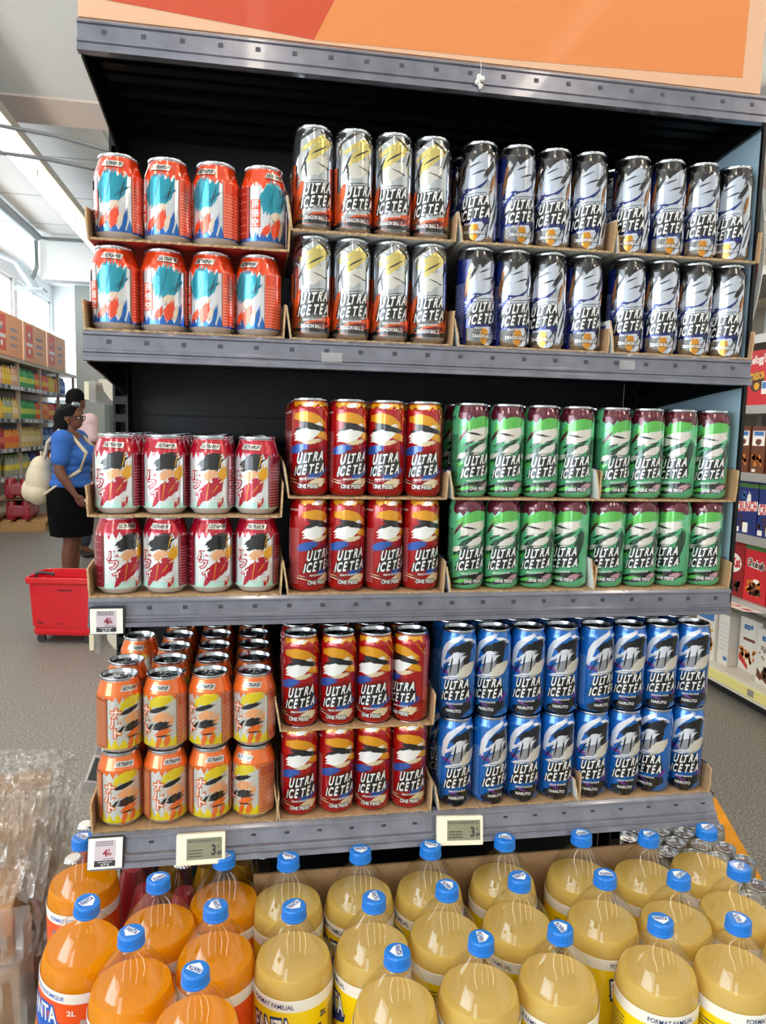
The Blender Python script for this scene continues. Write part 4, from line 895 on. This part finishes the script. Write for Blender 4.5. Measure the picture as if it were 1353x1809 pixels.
cereal(2.51, .601, .185, .07, .325, crd, ck, 'bright red cereal box with dark lettering beside the dark red one'); cereal(2.317, .601, .185, .07, .325, crd, ck, 'bright red cereal box cut by right picture edge')
ec = [(8, xf(text2d('eco+', 34, 80, .08), -28, 262)), (9, xf(text2d('BOULES CÉRÉALES', 22, 150, .03), 6, 205, -.04)), (3, lines(-40, 60, 182, 190, 1, 3, 4)), (3, flakes(0, 140, 7, 3, 80, 12)), (9, splash(20, 62, 150, 100, 4, .03, 0, 30)), (3, flakes(18, 68, 40, 5, 52, 20)), (9, poly([(-92, 90), (-40, 40), (-60, 20), (-92, 40)]))]
cereal(2.385, .156, .20, .07, .31, wht, ec, 'white box of chocolate cereal balls on the base shelf', .05); cereal(2.175, .156, .20, .07, .31, wht, ec, 'second white box of chocolate cereal balls, at the picture edge', .05)
ec2 = [(8, xf(text2d('eco+', 34, 80, .08), -20, 262)), (7, flakes(-20, 90, 24, 11, 60, 26)), (9, rect(-60, 180, 40, 196)), (1, poly([(-90, 90), (-10, 40), (-10, 10), (-90, 60)]))]
cereal(2.64, .156, .19, .07, .31, wht, ec2, 'white cereal box with orange flakes behind the chocolate balls box', .12)
cereal(2.80, .156, .10, .19, .30, wht, [(8, rect(10, 30, 44, 54)), (8, lines(-44, 40, 80, 260, 7, 3, 2))], 'white cereal box turned sideways showing its plain side', .06)
cereal(2.95, .156, .19, .07, .31, wht, [(7, flakes(0, 110, 40, 15, 66, 28)), (8, rect(-80, 240, 80, 290)), (5, flakes(10, 200, 10, 16, 60, 20))], 'white cereal box with orange flakes, farthest left on base shelf', .04)
# round red sticker and card talker
st = thing('round_sticker', 'round red promotion disc in front of the white cereal box', 'sticker', (XR+.03, 2.33, .40), -PI/2)
m = MB(); m.lathe([(0, 0), (.062, 0), (.062, .002), (0, .002)], 32); me = m.mesh('disc', crd); me.transform(Matrix.Rotation(PI/2, 4, 'X')); obj('disc', me, st)
obj('disc_print', flat([(0, cat(*[xf(rect(-3, 51, 3, 54), 0, 0, q*2*PI/28) for q in range(28)], lines(-34, 34, -16, 16, 3, 5, 6)))], [lite], 'disc_print', -.0022), st); bx('stem', (-.012, -.001, .06), (.012, .0, .17), crd, st)
tk = thing('shelf_card', 'white card with red print sticking out from the shelf rail', 'card', (XR-.02, 2.50, .575), 0); tk.rotation_euler = (0, .12, 0)
bx('card', (-.13, -.14, 0), (0, .12, .002), lite, tk); m = MB()
m.lathe([(.02, .0024), (.042, .0024)], 24, 0, (-.065, .03)); m.box((-.09, -.11, .0022), (-.04, -.06, .0026)); m.build('card_print', crd, tk)

# ================================================================== LEFT AISLE: drinks shelving
XL = -3.5; LY0, LY1 = 7.5, 16.2
lw = M('aisle_shelf', '#bfae98', .55); lg = M('aisle_lip', '#9a9aa2', .4, .2)
A = thing('drinks_shelving', 'long beige shelving of bottled drinks along the left aisle', 'shelving', (XL, 0, 0))
for z in (.62, 1.06, 1.53, 2.05):
    s_ = bx('shelf', (-.6, LY0, z-.03), (0, LY1, z), lw, A); bx('shelf_lip', (0, LY0, z-.06), (.02, LY1, z+.01), lg, s_)
    rd = random.Random(int(z*100)); tm = MB(); tm.box((0, -.05, -.025), (.004, .05, .025)); tme = tm.mesh('shelf_tag', tag_white); tm2 = tm.mesh('shelf_tag', ink)
    y = 10.2
    while y < 16: obj('shelf_tag', tme if rd.random() < .6 else tm2, s_, (.021, y, z-.026)); y += rd.uniform(.12, .3)
bx('base', (-.6, LY0, 0), (0, LY1, .16), lw, A); bx('back', (-.64, LY0, 0), (-.6, LY1, 2.5), lw, A)
bx('canopy', (-.6, LY0, 2.44), (.02, LY1, 2.5), lw, A)
for y in (8.2, 9.5, 10.8, 12.1, 13.4, 14.7, 16.0): bx('upright', (-.06, y-.03, 0), (-.01, y+.03, 2.48), lw, A)
fo, fr_, fp = M('fascia_orange', '#e9a06c', .5), M('fascia_red', '#dd4f34', .5), M('fascia_pink', '#dfc6c4', .5)
fm = [lite, fr_, M('fascia_grey', '#a59aa0', .6)]
ki = 0
for y in (8.6, 10.05, 11.5, 12.95, 14.4):
    t = thing('fascia_board', 'orange and red aisle board above the drinks shelves, %s from the camera' % ORD[ki], 'sign', (XL+.03, y, 2.5), PI/2, 'aisle boards'); ki += 1
    bx('board', (-.70, 0, 0), (.70, .02, .64), fo, t); 
    obj('board_print', flat([(1, rect(-560, 60, -150, 600)), (0, cat(rect(-420, 380, -375, 480), rect(-335, 380, -290, 480), splash(-355, 400, 150, 60, 4, .1), rect(-530, 250, -170, 310), splash(-350, 170, 120, 90, 3, .1))), (2, cat(lines(60, 420, 120, 480, 3, ki, 50)))], fm, 'board_print'), t); bx('board_edge', (-.70, -.004, 0), (-.66, 0, .64), fp, t)
def pack(name, cols, rows, r, h, juice, capm, labm, ylen=None):
    root = bpy.data.objects.new(name, None); link(root)
    m = MB(); m.lathe([(0, 0), (r*.95, 0), (r, .02), (r, h*.62), (r*.85, h*.75), (r*.35, h*.9), (r*.3, h*.94)], 12); bme = m.mesh('bottle', juice)
    m = MB(); m.lathe([(r*.36, h*.93), (r*.36, h), (0, h)], 10); cme = m.mesh('bottle_cap', capm)
    m = MB(); m.lathe([(r*1.02, h*.28), (r*1.02, h*.55)], 12); lme = m.mesh('bottle_label', labm)
    for i in range(cols):
        for j in range(rows):
            b = obj('bottle', bme, root, (-(j+.5)*2*r-.02, (i-(cols-1)/2)*2*r, 0)); obj('bottle_cap', cme, b); obj('bottle_label', lme, b)
    return root
J = lambda n, c: M('far_'+n, c, .25, coat=.4)
kinds = {'green': (J('green', '#2f9a4c'), J('cap_green', '#1e6b33'), J('lab_lime', '#b8cf50')), 'yellow': (J('yellow', '#dcb21a'), J('cap_y', '#c9a11a'), J('lab_y2', '#e8c93a')), 'orange': (J('orange', '#e0892a'), J('cap_b', '#2a56a0'), J('lab_o2', '#e8642a')), 'lemon': (J('lemon', '#d8c27a'), J('cap_yy', '#d9b52a'), J('lab_l2', '#e9dca8')), 'blue': (J('blue', '#24509a'), J('cap_bb', '#1d3f86'), J('lab_b2', '#7fa3d8')), 'red': (J('red', '#a02030'), J('cap_r', '#b02030'), J('lab_r2', '#d86a4a')), 'clear': (J('clear', '#9aa48a'), J('cap_g2', '#7fae52'), J('lab_c2', '#e0cf4a')), 'peach': (J('peach', '#d8a888'), J('cap_p', '#e0d8d0'), J('lab_p2', '#e8c8b0')), 'orangered': (J('orangered', '#d8562a'), J('cap_o3', '#2a56a0'), J('lab_o3', '#e8b03a'))}
protos = {k: pack('bottle_pack', 3, 2, .048, .33, *v) for k, v in kinds.items()}
used = set()
rowsL = {2.05: ['green', 'peach', 'yellow', 'peach', 'green', 'green', 'orangered', 'orangered', 'yellow', 'orange', 'blue'], 1.53: ['clear', 'yellow', 'clear', 'lemon', 'green', 'green', 'orangered', 'orange', 'orangered', 'red', 'orange'], 1.06: ['blue', 'red', 'orange', 'orange', 'lemon', 'lemon', 'lemon', 'blue', 'blue', 'orangered', 'red'], .62: ['clear', 'clear', 'clear', 'blue', 'red', 'orangered', 'orange', 'red', 'clear', 'blue', 'red']}
shn = {2.05: 'top', 1.53: 'second', 1.06: 'third', .62: 'fourth'}
TENTH = ORD+['ninth', 'tenth', 'eleventh']
for z, lst in rowsL.items():
    for i, k in enumerate(lst):
        y = 10.75+i*.44+(.9 if z == .62 else 0); lab = '%s bottle pack, %s from left on the %s drinks aisle shelf' % ({'orangered': 'orange red', 'clear': 'pale clear'}.get(k, k), TENTH[i], shn[z])
        if k not in used: o = protos[k]; used.add(k); o.location = (XL-.01, y, z+.001)
        else: o = dup(protos[k], (XL-.01, y, z+.001))
        tag(o, lab, 'bottle pack', 'bottle packs in the drinks aisle'); o.scale = (1, 1.35, 1.0 if k != 'yellow' else .95)
# pallet with red packs
pw = M('pallet_pine', '#b98f5e', .75, noise_amt=.2)
pt = thing('wooden_pallet', 'pine pallet carrying red shrink wrapped packs at the left aisle', 'pallet', (-2.98, 10.75, 0), .12)
for y in (-1.1, -.62, -.14): bx('block', (-.42, y, .03), (.3, y+.14, .12), pw, pt)
for x in (-.42, -.24, -.06, .12, .22): bx('top_board', (x, -1.1, .12), (x+.10, .05, .145), pw, pt)
bx('runner', (-.42, -1.1, 0), (.3, .05, .03), pw, pt)
redp = M('red_pack', '#9e1c30', .35, coat=.4)
for i, (x, y, z) in enumerate(((-.06, -.15, .146), (-.06, -.45, .146), (-.06, -.78, .146), (-.06, -.85, .45))):
    w = Matrix.Rotation(.12, 3, 'Z') @ Vector((x, y, z)) + Vector((-2.98, 10.75, 0))
    t = thing('red_pack', 'red shrink wrapped drinks pack on the pallet, %s from the far end%s' % (ORD[min(i, 2)], ', stacked above' if i == 3 else ''), 'drink pack', w, .12, 'red packs on the pallet')
    m = MB()
    for a in (-.1, 0, .1):
        for b in (-.09, .09): m.lathe([(.055, 0), (.06, .02), (.06, .22), (.045, .26), (0, .26)], 12, 0, (b, a))
    m.build('cans', redp, t); bx('film_band', (-.155, -.155, .03), (.155, .155, .2), redp, t, .03)
bx_c = bx('cardboard_sheet', (-.35, -.95, .418), (.28, .0, .428), kraft); bx_c.location = (-2.98, 10.75, 0); bx_c.rotation_euler = (0, 0, .12); tag(bx_c, 'brown cardboard layer sheet lying on the red packs', 'cardboard')

# ================================================================== red rolling basket
rb = M('basket_red', '#d3121f', .35, coat=.2, noise_amt=.05); rbd = M('basket_hole', '#5a0a10', .6)
bk = thing('rolling_basket', 'red plastic rolling shopping basket on small black wheels', 'basket', (-1.0, 4.27, 0), -.16)
N = 40; vs = []; fs = []
def sq(a, hx, hy, e=.22):
    c, s = math.cos(a), math.sin(a); return (math.copysign(abs(c)**e, c)*hx, math.copysign(abs(s)**e, s)*hy)
prof = [(.205, .145, .06), (.21, .15, .075), (.212, .152, .09), (.205, .145, .095), (.222, .158, .41), (.245, .175, .415), (.250, .18, .425), (.250, .18, .455), (.243, .173, .458), (.232, .166, .455), (.216, .152, .12), (0.0, 0.0, .115)]
for hx, hy, z in prof:
    for j in range(N):
        a = 2*PI*(j+.5)/N; x, y = sq(a, hx, hy) if hx > 0 else (0, 0); dz = .026*math.exp(-(x/.09)**2) if z > .41 and abs(x) < .2 else 0
        vs.append((x, y, z+dz))
for i in range(len(prof)-1):
    for j in range(N): k_ = (j+1) % N; fs.append((i*N+j, i*N+k_, (i+1)*N+k_, (i+1)*N+j))
fs.append(tuple(reversed(range(N)))); m = MB(); m.add(vs, fs, 0, False); m.build('tub', rb, bk)
hm = MB()
for x in (-.165, -.15, -.135, -.05, -.03, -.01):
    hm.box((x, -.153, .135), (x+.008, -.146, .165))
for x in (-.02, .005, .03, .055): hm.box((x, -.1705, .37), (x+.015, -.16, .38))
for y in (-.1, -.05, 0, .05):
    for z in (.15, .21, .27, .33): hm.box((.205, y, z), (.2225, y+.03, z+.022))
hm.build('slots', rbd, bk)
for x in (-.16, .16):
    for y in (-.11, .11):
        w_ = MB(); w_.lathe([(0, -.012), (.028, -.012), (.03, -.008), (.03, .008), (.028, .012), (0, .012)], 16); me = w_.mesh('wheel', blk); me.transform(Matrix.Rotation(PI/2, 4, 'X')); wo = obj('wheel', me, bk, (x, y, .03)); bx('caster', (-.008, -.02, .02), (.008, .02, .045), blk, wo)
m = MB(); m.tube([(-.19, -.1, .44), (-.19, -.1, .475), (-.14, -.12, .485), (-.06, -.12, .475)], .010, 8); m.tube([(.12, .1, .43), (.2, .08, .47), (.24, 0, .46)], .012, 8); m.build('handle', blk, bk)

# ================================================================== PEOPLE
def skin_mesh(joints, edges, sub=2):
    names = list(joints); me = bpy.data.meshes.new('skin'); me.from_pydata([joints[n][:3] for n in names], [(names.index(a), names.index(b)) for a, b in edges], [])
    o = bpy.data.objects.new('skin', me); COL.objects.link(o); md = o.modifiers.new('s', 'SKIN'); md.use_smooth_shade = True
    for i, n in enumerate(names):
        r = joints[n][3]; me.skin_vertices[0].data[i].radius = (r if not isinstance(r, tuple) else r[0], r if not isinstance(r, tuple) else r[1])
    me.skin_vertices[0].data[0].use_root = True
    s2 = o.modifiers.new('u', 'SUBSURF'); s2.levels = sub; s2.render_levels = sub
    dg = bpy.context.evaluated_depsgraph_get(); ev = o.evaluated_get(dg); em = ev.to_mesh()
    v = [tuple(p.co) for p in em.vertices]; f = [tuple(p.vertices) for p in em.polygons]; ev.to_mesh_clear(); bpy.data.objects.remove(o); bpy.data.meshes.remove(me)
    return v, f
def fuse(parts, name, mat, voxel, smooth=4, parent=None):
    m = MB()
    for v, f in parts: m.add(v, f, 0, True)
    me = m.mesh(name, mat); o = bpy.data.objects.new(name, me); COL.objects.link(o)
    r = o.modifiers.new('r', 'REMESH'); r.mode = 'VOXEL'; r.voxel_size = voxel; r.use_smooth_shade = True
    s_ = o.modifiers.new('m', 'SMOOTH'); s_.iterations = smooth; s_.factor = .5
    dg = bpy.context.evaluated_depsgraph_get(); nm = bpy.data.meshes.new_from_object(o.evaluated_get(dg)); nm.name = name; bpy.data.objects.remove(o)
    for p in nm.polygons: p.use_smooth = True
    if not nm.materials: nm.materials.append(mat)
    return obj(name, nm, parent)
def ball(c, rx, ry, rz, n=18):
    m = MB(); m.lathe([(max(0, math.sin(PI*i/n)), -math.cos(PI*i/n)) for i in range(n+1)], 24)
    return [(c[0]+x*rx, c[1]+y*ry, c[2]+z*rz) for x, y, z in m.v], m.f
def person(loc, rz, H, label, skin, shirt, lower, hair_m, fat=1.0, skirt=True, voxel=.009, arms=None, hair='bun', extras=None, group=None):
    """figure faces -Y locally; H scales a 1.66 m figure"""
    t = thing('person', label, 'person', loc, rz, group); t.scale = (H/1.66,)*3
    f = fat
    J_ = {'pelvis': (0, .01, .90, (.135*f, .115*f)), 'waist': (0, .0, 1.04, (.115*f, .10*f)), 'chest': (0, -.005, 1.20, (.135*f, .115*f)), 'upper': (0, .01, 1.33, (.11*f, .08)), 'neck': (0, .012, 1.41, .052), 'skull': (0, -.005, 1.50, .06)}
    E_ = [('pelvis', 'waist'), ('waist', 'chest'), ('chest', 'upper'), ('upper', 'neck'), ('neck', 'skull')]
    for s, n in ((1, 'l'), (-1, 'r')):
        J_.update({n+'hip': (s*.085, .01, .84, .098*f), n+'knee': (s*.088, -.005 + (.02 if s > 0 else 0), .46, .060), n+'calf': (s*.088, .025, .33, .056), n+'ankle': (s*.088, .03, .085, .036), n+'ball': (s*.095, -.07, .035, .034), n+'toe': (s*.10, -.135, .025, .024)})
        E_ += [('pelvis', n+'hip'), (n+'hip', n+'knee'), (n+'knee', n+'calf'), (n+'calf', n+'ankle'), (n+'ankle', n+'ball'), (n+'ball', n+'toe')]
        ap = (arms or {}).get(n) or [(s*.165*f, .01, 1.345), (s*.205*f, .02, 1.09), (s*.19*f, -.08, .87)]
        sh, el, wr = [Vector(q) for q in ap]; d = (wr-el).normalized(); side = Vector((0, -1, 0)) if abs(d.y) < .8 else Vector((0, 0, 1)); hand = wr+d*.055
        J_.update({n+'sh': (*sh, .057*f), n+'el': (*el, .043*f), n+'fa': (*(el+(wr-el)*.3), .042*f), n+'wr': (*wr, .026), n+'palm': (*hand, (.028, .022))})
        E_ += [('upper', n+'sh'), (n+'sh', n+'el'), (n+'el', n+'fa'), (n+'fa', n+'wr'), (n+'wr', n+'palm')]
    parts = [skin_mesh(J_, E_)]
    for s, n in ((1, 'l'), (-1, 'r')):   # fingers: separate bent chains rooted in the palm
        ap = (arms or {}).get(n) or [(s*.165*f, .01, 1.345), (s*.205*f, .02, 1.09), (s*.19*f, -.08, .87)]
        el, wr = Vector(ap[1]), Vector(ap[2]); d = (wr-el).normalized(); ac = Vector((0, 1, 0)); ac = (ac-d*ac.dot(d)).normalized(); curl = d.cross(ac)*(-s)
        for q, (off, ln) in enumerate(((-.028, .066), (-.010, .076), (.009, .072), (.027, .058))):
            b = wr+d*.06+ac*off; k1 = b+d*ln*.5+curl*.004; k2 = k1+d*ln*.32+curl*.014; k3 = k2+d*ln*.2+curl*.016
            parts.append(skin_mesh({'a': (*(b-d*.03), .010), 'b': (*b, .0095), 'c': (*k1, .009), 'd': (*k2, .008), 'e': (*k3, .007)}, [('a', 'b'), ('b', 'c'), ('c', 'd'), ('d', 'e')], 1))
        b = wr+d*.02-ac*.022; parts.append(skin_mesh({'a': (*b, .011), 'b': (*(b+d*.025-ac*.022), .0105), 'c': (*(b+d*.058-ac*.026+curl*.008), .008)}, [('a', 'b'), ('b', 'c')], 1))
    # head: cranium, jaw, nose, lips, brow, ears
    parts += [ball((0, .0, 1.555), .072, .092, .092), ball((0, -.035, 1.50), .052, .058, .062), ball((0, -.06, 1.468), .026, .024, .024), ball((0, -.098, 1.518), .014, .02, .016), ball((0, -.088, 1.535), .009, .014, .026), ball((0, -.089, 1.488), .021, .010, .008), ball((0, -.087, 1.476), .019, .010, .008), ball((0, -.08, 1.562), .045, .014, .012), ball((.073, .012, 1.53), .010, .02, .03), ball((-.073, .012, 1.53), .010, .02, .03)]
    body = fuse(parts, 'body', skin, voxel, 3, t)
    em_ = M('eye_white', '#e6e2da', .3); ek = M('eye_iris', '#21160f', .3)
    for s in (1, -1):
        v, ff = ball((s*.031, -.079, 1.54), .013, .010, .009, 8); m_ = MB(); m_.add(v, ff, 0, True); v, ff = ball((s*.031, -.087, 1.54), .006, .004, .006, 8); m_.add(v, ff, 1, True); m_.build('eye', [em_, ek], t)
    # shirt
    sp_ = []
    def limb(a, b, ra, rb, n=9):
        a, b = Vector(a), Vector(b)
        for i in range(n):
            q = i/(n-1); c = a+(b-a)*q; r = ra+(rb-ra)*q; sp_.append(ball(c, r, r, r, 12))
    for z, rx, ry, y in ((.96, .172, .155, .012), (1.02, .160, .142, .008), (1.09, .158, .140, .002), (1.16, .168, .148, -.004), (1.22, .178, .148, -.004), (1.28, .176, .128, .004), (1.325, .150, .100, .01)):
        sp_.append(ball((0, y, z), rx*f, ry*f, .075, 16))
    sp_.append(ball((0, .012, 1.365), .085, .07, .05, 14))
    for s, n in ((1, 'l'), (-1, 'r')):
        ap = (arms or {}).get(n) or [(s*.165*f, .01, 1.345), (s*.205*f, .02, 1.09), (s*.19*f, -.08, .87)]
        a, b = Vector(ap[0]), Vector(ap[1]); limb((s*.09, .01, 1.335), a, .072*f, .080*f, 5); limb(a, a+(b-a)*.60, .074*f, .066*f, 9)
    if skirt: sp_ += [ball((q*.065*f, -.095*f, 1.215), .082*f, .085*f, .082*f) for q in (1, -1)]
    fuse(sp_, 'shirt', shirt, voxel, 3, t)
    if skirt:
        m_ = MB(); n_ = 40; vs = []; fs = []
        pr = [(.135*f, .12*f, 1.0), (.155*f, .14*f, .95), (.185*f, .175*f, .86), (.19*f, .175*f, .75), (.185*f, .16*f, .62), (.175*f, .15*f, .50), (.165*f, .14*f, .505), (.15*f, .12*f, .7)]
        for rx, ry, z in pr:
            for j in range(n_):
                a = 2*PI*j/n_; w_ = 1+(.03*math.sin(7*a) if z < .7 else 0); vs.append((rx*w_*math.cos(a), .012+ry*w_*math.sin(a), z))
        for i in range(len(pr)-1):
            for j in range(n_): k_ = (j+1) % n_; fs.append((i*n_+j, i*n_+k_, (i+1)*n_+k_, (i+1)*n_+j))
        m_.add(vs, fs, 0, True); m_.build('skirt', lower, t)
    else:
        tj = {'p': (0, .01, .93, (.145*f, .125*f))}; te = []
        for s, n in ((1, 'l'), (-1, 'r')): tj.update({n+'h': (s*.088, .01, .82, .112*f), n+'k': (s*.088, .0, .46, .078), n+'a': (s*.088, .03, .1, .062)}); te += [('p', n+'h'), (n+'h', n+'k'), (n+'k', n+'a')]
        fuse([skin_mesh(tj, te)], 'trousers', lower, voxel, 3, t)
    shm = M('shoe_dark', '#22201f', .5)
    for s in (1, -1):
        v, ff = ball((s*.095, -.045, .028), .045, .115, .030, 10); m_ = MB(); m_.add([(x, y, max(0.0, z)) for x, y, z in v], ff, 0, True); m_.build('shoe', shm, t)
    # hair
    hp = [ball((0, .018, 1.572), .083, .096, .090)]
    if hair == 'long': hp += [ball((0, .085, 1.52), .080, .06, .10), ball((0, .095, 1.43), .085, .055, .10), ball((.05, .06, 1.47), .035, .05, .09), ball((-.05, .06, 1.47), .035, .05, .09)]
    if hair == 'short': hp += [ball((0, .05, 1.535), .076, .06, .06)]
    fuse(hp, 'hair', hair_m, voxel*.8, 2, t)
    if extras: extras(t)
    return t
skin_b = M('skin_brown', '#6b3f2c', .5, sss=.15, noise_amt=.06, noise_scale=10); hair_k = M('hair_black', '#0d0a09', .75, spec=.15, bump=.6, bump_scale=120)
bluet = M('cotton_blue', '#2c62b4', .8, bump=.2, bump_scale=60); blks = M('skirt_black', '#070708', .9, spec=.1); creamb = M('backpack_cream', '#d3c5a9', .6, bump=.15, bump_scale=90)
def woman_extras(t):
    lens = M('lens_reflect', '#a8b4bc', .08, .9); fr = M('glasses_black', '#0e0e10', .3)
    m = MB()   # eyeglasses
    for s in (1, -1):
        c = Vector((s*.034, -.103, 1.541)); m.tube([c+Vector((.028*math.cos(a), 0, .021*math.sin(a))) for a in [2*PI*i/16 for i in range(17)]], .0035, 6)
        m.tube([(s*.062, -.10, 1.548), (s*.078, -.04, 1.55), (s*.078, .03, 1.545)], .0035, 6)
    m.tube([(-.008, -.104, 1.546), (.008, -.104, 1.546)], .003, 6); m.build('eyeglasses', fr, t)
    sg_ = MB()   # sunglasses pushed up on the hair
    for s in (1, -1):
        v, ff = ball((s*.042, -.045, 1.652), .036, .022, .024, 10); sg_.add(v, ff, 0, True)
        sg_.tube([(s*.075, -.04, 1.645), (s*.09, .02, 1.62), (s*.086, .07, 1.60)], .005, 6, 1)
    sg_.build('sunglasses', [lens, fr], t)
    er = MB(); v, ff = ball((-.080, .0, 1.495), .005, .005, .010, 8); er.add(v, ff); v, ff = ball((.080, .0, 1.495), .005, .005, .010, 8); er.add(v, ff); er.build('earring', M('gold', '#c9a24a', .2, 1.), t)
    bp = fuse([ball((0, .27, .98), .14, .125, .19), ball((0, .28, .88), .15, .125, .12), ball((0, .26, 1.09), .115, .10, .11)], 'backpack', creamb, .008, 4, t)
    fuse([ball((0, .375, .89), .105, .055, .10)], 'front_pocket', creamb, .008, 3, bp)
    m = MB(); m.tube([(.11, .365, 1.07), (.06, .392, 1.0), (0, .40, .98), (-.06, .392, 1.0), (-.11, .365, 1.07)], .004, 6); m.build('zip', M('zip_grey', '#6a6357', .4), bp)
    m = MB(); m.tube([(-.03, .25, 1.19), (-.02, .26, 1.235), (.02, .26, 1.235), (.03, .25, 1.19)], .007, 6); m.build('top_loop', creamb, bp)
    for s in (1, -1):
        m = MB(); m.tube([(s*.07, .21, 1.18), (s*.10, .165, 1.32), (s*.125, .06, 1.425), (s*.135, -.06, 1.37), (s*.15, -.175, 1.24), (s*.165, -.13, 1.09), (s*.175, .06, .96), (s*.11, .21, .86)], [.014, .017, .018, .018, .018, .016, .013, .011], 8); m.build('shoulder_strap', creamb, bp)
    ph = MB(); ph.box((-.006, -.04, -.012), (.006, .04, .012), 0, .003); o_ = ph.build('paper_slip', M('slip_white', '#d9dde6', .5), t); o_.location = (-.205, -.20, .83)
arms_w = {'r': [(-.19, .01, 1.345), (-.235, .03, 1.08), (-.225, -.10, .88)], 'l': [(.19, .01, 1.345), (.235, .02, 1.08), (.21, -.12, .90)]}
person((-1.335, 5.88, 0), PI/2-.12, 1.66, 'woman in blue shirt and black skirt with cream backpack, facing right', skin_b, bluet, blks, hair_k, 1.15, True, .0085, arms_w, 'long', woman_extras)
person((-1.66, 7.62, 0), 2.6, 1.87, 'dark haired person in pink shirt standing beyond the woman', skin_b, M('cotton_pink', '#d9b9bd', .8), M('jeans_dark', '#232733', .8), hair_k, 1.0, False, .012, None, 'short')
person((-1.44, 8.9, 0), -2.4, 1.58, 'person in white top, head partly hidden behind crimson cans', M('skin_tan', '#8a6450', .5), M('cotton_white', '#d5d8da', .8), M('trousers_blue', '#2e3850', .8), M('hair_blueblack', '#2a3040', .5), 1.0, False, .012, None, 'long')
